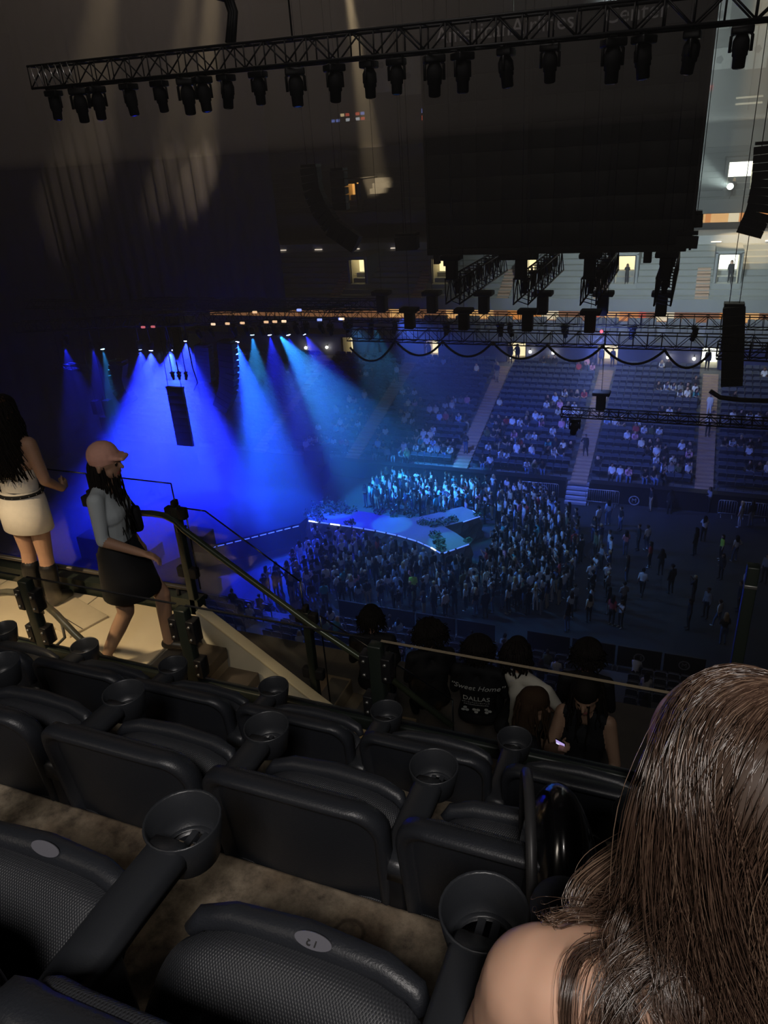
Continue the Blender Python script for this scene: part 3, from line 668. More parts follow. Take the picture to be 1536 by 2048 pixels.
for px, py, c in [(484, 641, 1), (510, 628, 1), (530, 626, 1), (548, 631, 1), (566, 627, 0), (600, 636, 2), (455, 648, 1), (640, 648, 2), (680, 618, 2), (425, 640, 0), (688, 690, 0), (290, 673, 3), (310, 674, 3)]:
    p = at(px, py, y=35.95); p.z = 13.0 + (p.x + 40) * .052 + (.02 if px % 3 else .58); p.x = max(-39.5, p.x)
    mm = [mat('rig_glint_warm', (1, .8, .6), .5, emit=(1, .7, .45), estr=1.3), mat('rig_glint_peach', (1, .7, .4), .5, emit=(1, .62, .35), estr=1.0), mat('rig_glint_blue', (.4, .4, 1), .5, emit=(.25, .35, 1), estr=1.6), mat('rig_glint_red', (1, .2, .2), .5, emit=(.9, .2, .25), estr=.7)][c]
    tag(MB().bbox((-.13, -.05, -.06), (.13, .05, .06), .02).build('status_light', mm, None, p), ['warm', 'peach coloured', 'blue', 'red'][c] + ' status light in the dark rig over the stage', 'indicator light', ['warm', 'peach', 'blue', 'red'][c] + ' status lights in the rig')
line_array(A([(238, 724), (236, 752), (243, 778), (262, 806)], 40), 'curved speaker array hanging in the blue stage light beside the pale lamp', None, 1.15, .7, 10, top=13.7)
line_array(A([(455, 684), (460, 740), (458, 780), (445, 815)], 40), 'long dark speaker array hanging by the bright blue lamp', None, 1.1, .8, 12, top=13.7)
line_array(A([(408, 692), (414, 760)], 41), 'straight speaker column hanging behind the long dark array', None, 1.1, .7, 9, top=13.7)
t0 = at(350, 777, y=36.6)
t = thing('video_column', 'tall flat video column hanging in the blue light with lamps above', 'screen', t0)
pn = MB().bbox((-.6, -.1, -.46), (.6, .1, 0), .015).mesh('column_panel', mat('column_panel', (0.05, 0.05, 0.06), .4))
for k in range(8): link('column_panel', pn, t, (0, 0, -k * .47))
MB().box((-.62, -.12, 0), (.62, .12, .12)).build('top_beam', STEEL, t)
for sx in (-.5, .5): MB().cyl((sx, 0, .1), (sx * .6, 0, 4.6), .02, n=5).build('hanging_cable', STEEL, t)
for q, px in enumerate((344, 357, 371)): moving_head(at(px, 744, y=36.6), 'small lamp grouped above the hanging video column', 'lamps above the video column', .7, .2, q, None, 13.9)
truss('stub_truss', 'short truss hanging low at the dark side of the stage', tuple(at(116, 735, y=40)), tuple(at(184, 742, y=40)), .35, .5, .5)
for px in (125, 176): cable('hanging_wire', [at(px, 737, y=40), Vector((at(px, 737, y=40).x, 40, 13.75))], .02, 'thin wire holding the short low truss at the dark stage side', 'wires of the short low truss')
p = at(205, 815, y=40); t = thing('hung_equipment', 'dark hanging equipment cluster in the blue haze above the stage', 'equipment', p)
for x, z, wd, h in [(-.55, 0, .45, 1.0), (.55, 0, .55, 1.2), (.15, -1.3, .9, 1.3), (.3, -2.3, .6, 1.0)]: MB().bbox((x - wd / 2, -.25, z - h / 2), (x + wd / 2, .25, z + h / 2), .03).build('equipment_box', BLACK, t)
for x in (-.5, .5): MB().cyl((x, 0, .3), (x, 0, 13.9 - p.z), .02, n=5).build('hanging_cable', STEEL, t)
cable('rig_cable', [Vector((at(376, 690, y=40).x, 40, 13.72)), at(376, 690, y=40), at(385, 735, y=40), at(395, 765, y=40), at(388, 780, y=40)], .05, 'cable drooping beside the hanging video column')
p = at(333, 1116, y=31); t = thing('lit_sign', 'small white lit sign with a dark ring in the blue light', 'sign', p)
MB().bbox((-.17, -.04, -.13), (.17, .04, .13), .01).build('sign_panel', mat('lit_sign_white', (1, 1, 1), .5, emit=(.95, .97, 1), estr=1.0), t)
MB().lathe([(.03, 0), (.065, 0), (.065, .01), (.03, .01)], 12, 0, False, Matrix.Translation((0, -.045, 0)) @ Matrix.Rotation(PI / 2, 4, 'X')).build('ring_mark', BLACK, t)
MB().cyl((0, 0, -.13), (0, 0, -p.z), .03).build('stand', STEEL, t)

# ================================================================== UPPER DECK (where the picture is taken)
def concrete_stained():
    M = bpy.data.materials.new('stained_concrete'); M.use_nodes = True; nt = M.node_tree; b = nt.nodes['Principled BSDF']
    tc = nt.nodes.new('ShaderNodeTexCoord')
    n1 = nt.nodes.new('ShaderNodeTexNoise'); n1.inputs['Scale'].default_value = 15; n1.inputs['Detail'].default_value = 8; n1.inputs['Roughness'].default_value = .7
    n2 = nt.nodes.new('ShaderNodeTexNoise'); n2.inputs['Scale'].default_value = 4.5; n2.inputs['Detail'].default_value = 5
    n3 = nt.nodes.new('ShaderNodeTexVoronoi'); n3.inputs['Scale'].default_value = 16
    for n in (n1, n2, n3): nt.links.new(tc.outputs['Object'], n.inputs['Vector'])
    cr = nt.nodes.new('ShaderNodeValToRGB'); e = cr.color_ramp.elements
    e[0].position = .34; e[0].color = (.12, .095, .07, 1); e[1].position = .62; e[1].color = (.44, .36, .26, 1)
    e2 = cr.color_ramp.elements.new(.48); e2.color = (.29, .235, .17, 1)
    nt.links.new(n1.outputs['Fac'], cr.inputs['Fac'])
    mx = nt.nodes.new('ShaderNodeMix'); mx.data_type = 'RGBA'; mx.blend_type = 'MULTIPLY'
    c2 = nt.nodes.new('ShaderNodeValToRGB'); c2.color_ramp.elements[0].position = .36; c2.color_ramp.elements[0].color = (.35, .30, .26, 1); c2.color_ramp.elements[1].position = .55
    nt.links.new(n2.outputs['Fac'], c2.inputs['Fac']); mx.inputs[0].default_value = .85
    nt.links.new(cr.outputs['Color'], mx.inputs[6]); nt.links.new(c2.outputs['Color'], mx.inputs[7]); rg = at(698, 1868, z=20.38); vd = nt.nodes.new('ShaderNodeVectorMath'); vd.operation = 'DISTANCE'; vd.inputs[1].default_value = (rg.x, rg.y, rg.z)
    nt.links.new(tc.outputs['Object'], vd.inputs[0]); c3 = nt.nodes.new('ShaderNodeValToRGB'); ad = nt.nodes.new('ShaderNodeMath'); ad.operation = 'MULTIPLY_ADD'; ad.inputs[1].default_value = .016
    nt.links.new(n1.outputs['Fac'], ad.inputs[0]); nt.links.new(vd.outputs['Value'], ad.inputs[2]); el = c3.color_ramp.elements
    el[0].position = .0; el[0].color = (1, 1, 1, 1); el[1].position = .1; el[1].color = (1, 1, 1, 1)
    for ps, cc in ((.036, 1), (.040, .30), (.044, .45), (.050, 1)): e_ = el.new(ps); e_.color = (cc, cc * .95, cc * .9, 1)
    nt.links.new(ad.outputs[0], c3.inputs['Fac']); m2 = nt.nodes.new('ShaderNodeMix'); m2.data_type = 'RGBA'; m2.blend_type = 'MULTIPLY'; m2.inputs[0].default_value = 1
    nt.links.new(mx.outputs[2], m2.inputs[6]); nt.links.new(c3.outputs['Color'], m2.inputs[7]); nt.links.new(m2.outputs[2], b.inputs['Base Color'])
    b.inputs['Roughness'].default_value = .75
    bp = nt.nodes.new('ShaderNodeBump'); bp.inputs['Strength'].default_value = .35; bp.inputs['Distance'].default_value = .004
    nt.links.new(n1.outputs['Fac'], bp.inputs['Height']); nt.links.new(bp.outputs['Normal'], b.inputs['Normal'])
    return M
M_STAIN = concrete_stained()
ZF = [20.38, 19.90, 19.35]           # tread heights of the three rows
YA = [.06, 0, -.02]
YB = [0.27, 1.03, 1.80]              # backrest line of the three rows
YE = [1.085, 1.86, 2.58]             # front edge of each tread
for k in range(3):
    y0 = -1.0 if k == 0 else YE[k - 1] - 0.001
    struct(MB().bbox((-4.4, y0, ZF[k] - 0.55), (3.0, YE[k], ZF[k]), .012).build('floor_tread', M_STAIN), 'stained concrete tread under a row of black seats')
struct(MB().box((-9, -1.0, 16.6), (4.0, -0.98, 20.38)).build('wall_tread_back', M_CONC), 'concrete wall below the treads')

# ---- seats
M_PLAS = mat('seat_plastic', (0.017, 0.019, 0.024), 0.42, spec=0.45, bump=0.12, bscale=260)
M_ARM = mat('armrest_plastic', (0.020, 0.022, 0.026), 0.38, spec=0.5, bump=0.06, bscale=320)
def weave():
    M = bpy.data.materials.new('seat_weave'); M.use_nodes = True; nt = M.node_tree; b = nt.nodes['Principled BSDF']
    b.inputs['Base Color'].default_value = (.028, .030, .035, 1); b.inputs['Roughness'].default_value = .48; b.inputs['Specular IOR Level'].default_value = .5
    tc = nt.nodes.new('ShaderNodeTexCoord'); mp = nt.nodes.new('ShaderNodeMapping'); mp.inputs['Scale'].default_value = (1, .55, 1)
    mp.inputs['Rotation'].default_value = (0, 0, .785)
    nt.links.new(tc.outputs['Object'], mp.inputs['Vector'])
    ws = []
    for ax in ('X', 'Y'):
        wv = nt.nodes.new('ShaderNodeTexWave'); wv.bands_direction = ax; wv.inputs['Scale'].default_value = 88; wv.inputs['Distortion'].default_value = 0.3
        nt.links.new(mp.outputs['Vector'], wv.inputs['Vector']); ws.append(wv)
    ml = nt.nodes.new('ShaderNodeMath'); ml.operation = 'MULTIPLY'
    nt.links.new(ws[0].outputs['Fac'], ml.inputs[0]); nt.links.new(ws[1].outputs['Fac'], ml.inputs[1])
    bp = nt.nodes.new('ShaderNodeBump'); bp.inputs['Strength'].default_value = .6; bp.inputs['Distance'].default_value = .0016
    nt.links.new(ml.outputs[0], bp.inputs['Height']); nt.links.new(bp.outputs['Normal'], b.inputs['Normal'])
    return M
M_WEAVE = weave()
def rrect(w, h, r, n=5, taper=0.0):
    """rounded rectangle outline in x (centre 0) and z (0..h); wider at the top by taper"""
    pts = []
    for cx, cz, a0 in ((w / 2 - r, r, -90), (w / 2 - r, h - r, 0), (-w / 2 + r, h - r, 90), (-w / 2 + r, r, 180)):
        for i in range(n + 1):
            a = R_(a0 + 90 * i / n); pts.append((cx + r * math.cos(a), cz + r * math.sin(a)))
    return [(x * (1 - taper * (1 - z / h)), z) for x, z in pts]
def seat_meshes():
    out = {}
    # back shell: rounded outline, leaning, concave rear with a proud rim
    H = .48; o = rrect(.49, H, .085, 6, .05); n = len(o)
    def pos(x, z, off):            # z 0..H from bottom, lean back to y=0 at the top
        u = z / H; y = .040 * (1 - u) + .030 * (abs(x) / .24) ** 2 + off
        return (x, y, .32 + z)
    cz = H / 2
    def ring(s, off): return [pos(x * s, cz + (z - cz) * s, off) for x, z in o]
    rings = [ring(.84, .022), ring(.87, .020), ring(.89, .002), ring(.95, -.006), ring(.99, .000), ring(1.0, .018), ring(.985, .042), ring(.93, .052)]
    g = MB(); vs = [v for r in rings for v in r]
    g.add(vs, [(j * n + i, j * n + (i + 1) % n, (j + 1) * n + (i + 1) % n, (j + 1) * n + i) for j in range(len(rings) - 1) for i in range(n)], 0, True)
    # smooth centre caps
    def cap(s, off, flip):
        rr = [1.0, .66, .33]; base = []
        for q in rr: base += ring(s * q, off)
        c = pos(0, cz, off); base.append(c); f = []
        for j in range(2):
            for i in range(n):
                a = (j * n + i, (j + 1) * n + i, (j + 1) * n + (i + 1) % n, j * n + (i + 1) % n); f.append(a if flip else a[::-1])
        for i in range(n):
            a = (2 * n + i, 3 * n, 2 * n + (i + 1) % n); f.append(a if flip else a[::-1])
        g.add(base, f, 0, True)
    cap(.84, .022, True); cap(.93, .052, False)
    out['backrest'] = g.mesh('backrest', M_PLAS)
    # woven pad on the front of the backrest
    o2 = rrect(.43, .42, .08, 5); n2 = len(o2); g = MB()
    def pr(s, off): return [pos(x * s, .04 + .21 + (z - .21) * s, off) for x, z in o2]
    rr = [pr(1, .05), pr(.99, .066), pr(.95, .075), pr(.6, .078), pr(.25, .078)]
    g.add([v for r in rr for v in r], [(j * n2 + i, (j + 1) * n2 + i, (j + 1) * n2 + (i + 1) % n2, j * n2 + (i + 1) % n2) for j in range(4) for i in range(n2)], 0, True)
    g.add(rr[4], [tuple(range(n2))], 0, True); out['back_pad'] = g.mesh('back_pad', M_WEAVE)
    # seat pan: thick rounded cushion, local frame: x across, y forward along the pan, z normal
    W, L, T = .455, .305, .085; g = MB(); nu, nv = 18, 18
    def pan(u, v, top):
        x = (u - .5) * W; y = v * L
        ex = abs(2 * u - 1); ey = abs(2 * v - 1)
        # rounded corners at the front
        if v > .5: x *= 1 - .13 * ((v - .5) / .5) ** 4
        if v > .5: y -= .045 * ex ** 3 * ((v - .5) / .5)
        dome = (1 - ex ** 6) * (1 - ey ** 8)
        dish = -.012 * math.cos(ex * PI / 2) * math.sin(v * PI)
        z = (T * .5 * dome + dish) if top else -T * .5 * (1 - ex ** 8) * (1 - ey ** 8)
        return (x, y, z)
    vs = [pan(i / nu, j / nv, True) for j in range(nv + 1) for i in range(nu + 1)]; N = nu + 1
    g.add(vs, [(j * N + i, j * N + i + 1, (j + 1) * N + i + 1, (j + 1) * N + i) for j in range(nv) for i in range(nu)], 0, True)
    vs = [pan(i / nu, j / nv, False) for j in range(nv + 1) for i in range(nu + 1)]
    g.add(vs, [(j * N + i, (j + 1) * N + i, (j + 1) * N + i + 1, j * N + i + 1) for j in range(nv) for i in range(nu)], 1, True)
    out['seat_pan'] = g.mesh('seat_pan', [M_WEAVE, M_PLAS])
    out['pan_rim'] = MB().tube([(-W * .44, L - .035, -.005), (-W * .40, L - .012, -.004), (-W * .28, L + .004, -.003), (0, L + .010, 0), (W * .28, L + .004, -.003), (W * .40, L - .012, -.004), (W * .44, L - .035, -.005)], [.012, .02, .023, .026, .023, .02, .012], 10).mesh('front_rim', M_PLAS)
    # armrest: rounded bar that bends down at the back into the support
    g = MB()
    prof = [(-.037, -.004), (-.036, .012), (-.028, .021), (0, .023), (.028, .021), (.036, .012), (.037, -.004), (.033, -.024), (-.033, -.024)]; k = len(prof); vs = []
    path = [(.045, .600), (.06, .608), (.10, .612), (.20, .612), (.30, .606), (.33, .604)]
    for yy, zz in path:
        for px, pz in prof: vs.append((px, yy, zz + pz))
    g.add(vs, [(j * k + i, j * k + (i + 1) % k, (j + 1) * k + (i + 1) % k, (j + 1) * k + i) for j in range(len(path) - 1) for i in range(k)] + [tuple(range(k))[::-1], tuple((len(path) - 1) * k + i for i in range(k))], 0, True)
    out['armrest'] = g.mesh('armrest', M_ARM)
    g = MB(); g.lathe([(.046, -.055), (.052, -.05), (.062, .0), (.066, .030), (.0645, .034), (.061, .030), (.056, -.02), (.050, -.040), (.046, -.042)], 28)
    out['cup_holder'] = g.mesh('cup_holder', M_ARM)
    g = MB(); g.lathe([(.050, -.040), (.043, -.038), (.041, -.040)], 28)
    for i in range(4):
        x0 = -.040 + i * .022; hw = math.sqrt(max(.0001, .041 ** 2 - max(abs(x0), abs(x0 + .012)) ** 2)); g.box((x0, -hw, -.046), (x0 + .012, hw, -.040))
    out['cup_grille'] = g.mesh('cup_grille', M_ARM)
    g = MB(); g.bbox((-.022, .05, 0), (.022, .17, .59), .012); g.bbox((-.05, .03, 0), (.05, .20, .02), .006)
    out['support_leg'] = g.mesh('support_leg', STEEL)
    pl = MB(); e = [(.031 * math.cos(a), .0125 * math.sin(a)) for a in [2 * PI * i / 24 for i in range(24)]]
    pl.prism(e, 0, .002); out['number_plate'] = pl.mesh('number_plate', mat('plate_grey', (.15, .15, .175), .4, .2))
    return out
SM = seat_meshes()
def stadium_seat(x, row, label, group, tip=42.0, number=None, arms=(-1,), xoff=0.0):
    t = thing('stadium_seat', label, 'seat', (x, YB[row], ZF[row]), 0, group); ya = YA[row]
    bk = link('backrest', SM['backrest'], t); link('back_pad', SM['back_pad'], bk)
    p = link('seat_pan', SM['seat_pan'], t, (0, .045 + ya, .355 if row == 0 else .405), (R_(tip), 0, 0))
    link('front_rim', SM['pan_rim'], p)
    if number is not None:
        pl = link('number_plate', SM['number_plate'], p, (.02, .316, .026), (R_(-20), 0, PI))
        if number:
            me = text_mesh(number, .022, .0003); me.materials.append(mat('plate_digit', (.02, .02, .02), .5)); me.transform(Matrix.Translation((.02, .316, .0284)) @ Matrix.Rotation(R_(-20), 4, 'X') @ Matrix.Rotation(PI, 4, 'Z'))
            link('number', me, p)
    for s in arms:
        a = link('armrest', SM['armrest'], t, (s * .26 + xoff, ya, 0))
        c = link('cup_holder', SM['cup_holder'], t, (s * .26 + xoff, .365 + ya, .600)); link('cup_grille', SM['cup_grille'], c)
        link('support_leg', SM['support_leg'], t, (s * .26 + xoff, ya, 0))
    return t
stadium_seat(-0.442, 0, 'black stadium seat with number plate 13 on its woven pan', None, 37, '13')
stadium_seat(-0.962, 0, 'black stadium seat beside seat 13 with a blank oval plate', None, 37, '')
stadium_seat(0.078, 0, 'black stadium seat under the long-haired person', None, 4, None, (-1, 1))
for k, x in enumerate((-2.30, -1.777, -1.258, -0.747, -0.24, 0.28, 0.80)):
    stadium_seat(x, 1, 'black stadium seat holding the glossy black bag' if k == 4 else 'empty middle row seat, %s from the bag seat towards the %s' % (ORD[abs(4 - k) - 1], 'landing' if k < 4 else 'long-haired person'), None if k == 4 else 'middle row of seats', 40, None, (-1, 1) if k == 6 else (-1,))
for k, x in enumerate((-3.27, -2.755, -2.24, -1.735, -1.218, -0.70, -0.18, 0.34, 0.86)):
    stadium_seat(x, 2, ORD[k] + ' black seat of the guard rail row counting from the landing', 'row of seats along the guard rail', 46, None, (-1, 1) if k == 8 else (-1,))

# ---- glossy black bag on a middle row seat
M_GLOSS = mat('glossy_black_leather', (.006, .006, .007), .18, spec=.6, coat=.6)
bp_ = at(1128, 1735, z=20.62)
t = thing('handbag', 'glossy black domed handbag standing on a middle row seat', 'bag', (bp_.x - .015, bp_.y + .02, 20.50), R_(14)); t.scale = (1.3, 1.3, 1.3)
g = MB(); prof = []
for i in range(13):
    a = PI * i / 12; prof.append((math.cos(a) * .085, math.sin(a)))
def dome(v):
    return Vector((v.x * (1 - .1 * v.z), v.y, v.z ** 3 * .2 + v.z * .8))
g.sphere((0, 0, .07), (.066, .13, .15), 24, 16, 0, None, dome); g.build('bag_body', M_GLOSS, t)
rim = [(-.050, .138 * math.cos(R_(-40 + 260 * i / 30)), .07 + .155 * math.sin(R_(-40 + 260 * i / 30))) for i in range(31)]
MB().tube(rim, .009, 8).build('piping', mat('bag_piping', (.03, .03, .032), .4), t)
MB().tube([(.055, -.07, .15), (.085, -.09, .05), (.08, -.06, -.03), (.06, .0, -.05)], .008, 8).build('strap', mat('bag_strap', (.008, .008, .009), .4), t)
MB().tube([(.068, -.05, .13), (.078, -.055, .10), (.074, -.06, .07)], .004, 6).build('zip_pull', GREYMETAL, t)

# ---- guard rail in front of the last row
YG = 2.66
def glass():
    M = bpy.data.materials.new('clear_glass'); M.use_nodes = True; nt = M.node_tree; nt.nodes.clear()
    o = nt.nodes.new('ShaderNodeOutputMaterial'); tr = nt.nodes.new('ShaderNodeBsdfTransparent'); tr.inputs[0].default_value = (.93, .95, .95, 1)
    gl = nt.nodes.new('ShaderNodeBsdfGlossy'); gl.inputs['Roughness'].default_value = .03; fr = nt.nodes.new('ShaderNodeMath'); fr.operation = 'MULTIPLY_ADD'; lw = nt.nodes.new('ShaderNodeLayerWeight'); lw.inputs[0].default_value = .15; nt.links.new(lw.outputs['Facing'], fr.inputs[0]); fr.inputs[1].default_value = .25; fr.inputs[2].default_value = .015
    mx = nt.nodes.new('ShaderNodeMixShader'); nt.links.new(fr.outputs[0], mx.inputs[0]); nt.links.new(tr.outputs[0], mx.inputs[1]); nt.links.new(gl.outputs[0], mx.inputs[2]); nt.links.new(mx.outputs[0], o.inputs[0])
    return M
M_GLASS = glass(); M_GEDGE = mat('glass_edge', (.004, .006, .010), .2, spec=.5); M_GEDGEL = mat('glass_edge_lit', (.22, .18, .12), .2, spec=.8)
M_RAIL = mat('dark_green_rail', (.016, .022, .018), .4, .2, spec=.5)
M_PIPE = mat('worn_handrail', (.12, .12, .10), .32, .6, noise=.4, scale=14)
XG = [(-4.3, -3.45), (-3.40, -2.36), (-2.30, -1.25), (-1.19, 0.40), (.46, 2.0)]
zb = at(600, 1410, y=YG).z; zt = at(1000, 1325, y=YG).z
t = thing('guard_rail', 'glass guard rail with dark posts in front of the seat rows', 'railing', (0, YG, ZF[2]))
zb -= ZF[2]; zt -= ZF[2]
MB().bbox((-4.6, -.03, zb - .045), (2.0, .03, zb + .03), .012).build('bottom_rail', M_RAIL, t)
for a, c in XG:
    gp = MB().box((a, -.006, zb + .03), (c, .006, zt)).build('glass_panel', M_GLASS, t)
    MB().box((a, -.0065, zt), (c, .0065, zt + .004)).build('glass_top_edge', M_GEDGEL if a > -1.3 else M_GEDGE, gp)  # caught light painted on as a paler top edge
    MB().box((a, -.0065, zb + .028), (c, .0065, zb + .034)).build('glass_bottom_edge', M_GEDGE, gp)
for x in (-3.42, -2.33, -1.22, .43):
    p = MB(); p.bbox((x - .035, -.03, -.9), (x + .035, .03, zt - .02 if x != .43 else zt - .02), .008); po = p.build('post', M_RAIL, t)
    for sx in (-1, 1):
        c = MB().bbox((x + sx * .055 - .025, -.035, zt - .22), (x + sx * .055 + .025, .035, zt - .08), .006).build('clamp', STEEL, po)
        MB().bbox((x + sx * .055 - .025, -.035, zb + .06), (x + sx * .055 + .025, .035, zb + .18), .006).build('clamp', STEEL, po)
        for dz in (zt - .19, zt - .11, zb + .09, zb + .15):
            MB().cyl((x + sx * .055, -.045, dz), (x + sx * .055, -.034, dz), .009, n=8).build('bolt', GREYMETAL, po)
# ---- landing
ZLAND, XLAND, YL0, YL1 = 18.75, -3.38, 2.72, 4.08
M_LAND = mat('landing_paint', (.62, .52, .38), .55, noise=.12, scale=2.5, bump=.05, bscale=30)
struct(MB().box((-9.5, YL0, 16.5), (XLAND, YL1, ZLAND - .02)).build('floor_landing', M_CONC), 'concrete landing base at the head of the stair')
r = bpy.data.objects.new('floor_landing_cover', None); C.objects.link(r); struct(r, 'cream floor panels on the landing'); r.location = (0, 0, ZLAND - .02)
for k in range(6):
    x1 = XLAND - .02 - k * 1.02
    for y0, y1 in ((YL0, 3.22), (3.23, 4.06)): MB().bbox((x1 - 1.01, y0, 0), (x1, y1, .02), .004).build('panel', M_LAND, r)
q = at(140, 1232, z=ZLAND)
hb = thing('floor_hatch', 'loose cream floor board on the landing', 'board', (q.x, q.y, ZLAND), R_(-18)); MB().bbox((-.30, -.17, 0), (.30, .17, .022), .004).build('board', mat('hatch_paint', (.50, .42, .31), .6, noise=.15, scale=6), hb); MB().box((-.30, -.06, .022), (.30, -.054, .0235)).build('seam', BLACK, hb)
struct(MB().box((-9.5, -0.97, 16.4), (-4.42, YL0, 18.6)).build('floor_side', M_CONC), 'dark concrete beside the seat rows')
# kerb with dark bars along the outer edge
t = thing('kerb_rail', 'low dark kerb with bars along the outer edge of the landing', 'kerb', (0, YL1, ZLAND))
MB().box((-9.5, 0, -1.2), (XLAND - .02, .10, .12)).build('kerb', M_RAIL, t)
MB().cyl((-9.5, .04, .20), (XLAND - .05, .04, .20), .022).build('bar', mat('kerb_bar', (.10, .09, .08), .3, .6), t)
MB().cyl((-9.5, .16, .06), (XLAND - .05, .16, .06), .022).build('bar', STEEL, t)
for x in (-8.4, -6.6, -4.9, -3.6): MB().cyl((x, .04, .1), (x, .04, .21), .018).build('upright', STEEL, t)
# outer glass guard along landing and down the stair
SLOPE = -0.71
def zst(x): return ZLAND + SLOPE * (x - XLAND) if x > XLAND else ZLAND
t = thing('stair_glass_guard', 'clear glass guard with clamped posts along the landing and stair', 'railing', (0, YL1 + .03, ZLAND))
def gpanel(a, c, z0a, z0c, z1a, z1c, z1a2=None):
    pts = [(a, z0a), (c, z0c), (c, z1c)] + ([z1a2] if z1a2 else []) + [(a, z1a)]
    g = MB(); n = len(pts); g.add([(x, -.005, z) for x, z in pts] + [(x, .005, z) for x, z in pts], [tuple(range(n)), tuple(range(2 * n - 1, n - 1, -1))] )
    gp = g.build('glass_panel', M_GLASS, t)
    e = MB(); top = pts[1:]
    for (x0, zz0), (x1, zz1) in zip(top, top[1:]): e.cyl((x0, 0, zz0), (x1, 0, zz1), .006, n=5, mi=0)
    e.cyl((pts[0][0], 0, pts[0][1]), (pts[-1][0], 0, pts[-1][1]), .006, n=5)
    e.build('glass_edge', M_GEDGE, gp)
YGG = YL1 + .03
W = lambda px, py: (lambda p: (p.x, p.z - ZLAND))(at(px, py, y=YGG))
pA, pB, pC = W(342, 967), W(172, 947), W(410, 1022)
gpanel(W(-60, 940)[0], pB[0], .25, .25, pB[1], pB[1]); gpanel(pB[0] + .06, pA[0], .25, .25, pA[1], pA[1])
pD = W(600, 1163); pE = W(625, 1240)
gpanel(pA[0] + .08, pD[0], .22, zst(pD[0]) - ZLAND + .1, W(365, 1016)[1], pD[1], pC)
pF = W(640, 1232); pG = W(905, 1400)
gpanel(pF[0], pG[0], zst(pF[0]) - ZLAND + .1, zst(pG[0]) - ZLAND + .1, pF[1], pG[1])
posts = [(W(182, 990), -.1), (W(350, 1012), -.35), (W(612, 1222), None), (W(771, 1305), None)]
for (x, zt_), zlo in posts:
    zl = zlo if zlo is not None else zst(x) - ZLAND - .25
    po = MB().bbox((x - .03, -.03, zl), (x + .03, .03, zt_), .008).build('post', M_RAIL, t)
    MB().bbox((x - .018, -.03, zt_), (x + .018, .03, zt_ + .05), .008).build('post_cap', BLACK, po)
    for dz in (zt_ - .10, max(zl + .25, zt_ - .62)):
        for sx in (-1, 1): MB().bbox((x + sx * .055 - .035, -.03, dz), (x + sx * .055 + .035, .03, dz + .09), .01).build('clamp', BLACK, po)
hr = [at(px, py, y=3.98) for px, py in [(278, 1026), (305, 1027), (328, 1031), (350, 1042), (368, 1060), (440, 1114), (620, 1248), (770, 1348), (905, 1452)]]
t = thing('stair_handrail', 'bent tubular handrail running down beside the stair', 'handrail', hr[0])
MB().tube([p - hr[0] for p in hr], .024, 12).build('pipe', mat('handrail_green_grey', (.05, .062, .042), .28, .4, noise=.4, scale=5), t)
for px, py in ((352, 1045), (622, 1250), (768, 1347)):
    p = at(px, py, y=3.98) - hr[0]; MB().tube([p, p + Vector((0, 0, -.07)), p + Vector((0, .10, -.08))], .012).build('bracket', STEEL, t)
# near handrail curving down onto the landing
hr = [at(px, py, y=2.95) for px, py in [(-20, 1188), (15, 1184), (45, 1186), (75, 1196), (110, 1226), (150, 1268), (205, 1318), (260, 1365), (300, 1400)]]
t = thing('landing_handrail', 'worn tubular handrail bending down behind the guard rail', 'handrail', hr[0])
MB().tube([p - hr[0] for p in hr], .024, 12).build('pipe', M_PIPE, t)
p = at(122, 1240, y=2.95) - hr[0]; MB().tube([p, p + Vector((0, -.01, -.13)), p + Vector((-.03, -.12, -.17)), p + Vector((-.03, -.25, -.17))], .011).build('bracket', STEEL, t)
p = at(78, 1200, y=2.95) - hr[0]; MB().tube([p, p + Vector((0, 0, -.10)), p + Vector((-.08, 0, -.12))], .012).build('bracket', STEEL, t)
# ---- stair
t = bpy.data.objects.new('floor_stair', None); C.objects.link(t); struct(t, 'stair with dark treads and worn wooden strips going down from the landing'); t.location = (XLAND, 2.80, ZLAND)
M_TREAD = mat('dark_tread', (.055, .045, .04), .6, noise=.3, scale=6); M_WOOD = mat('worn_wood_strip', (.42, .30, .17), .5, noise=.35, scale=9); M_RISER = mat('riser_tan', (.34, .27, .19), .6, noise=.25, scale=5)
for i in range(8):
    x0 = i * .262; z = -.186 * (i + 1)
    st = MB().bbox((x0, 0, z - .10), (x0 + .275, 1.16, z), .006).build('tread', M_TREAD, t)
    MB().box((x0 + .25, .01, z - .186), (x0 + .266, 1.15, z - .02)).build('riser', M_RISER, st)
    MB().box((x0 + .03, .25, z), (x0 + .21, .62, z + .003)).build('grip_strip', M_WOOD, st)
    for q in range(3): MB().box((x0 + .06 + q * .055, .25, z + .003), (x0 + .066 + q * .055, .62, z + .0045)).build('groove', BLACK, st)
struct(MB().box((XLAND, 2.80, 16.3), (XLAND + 2.2, 3.96, 17.2)).build('floor_stair_base', M_CONC), 'concrete under the stair')
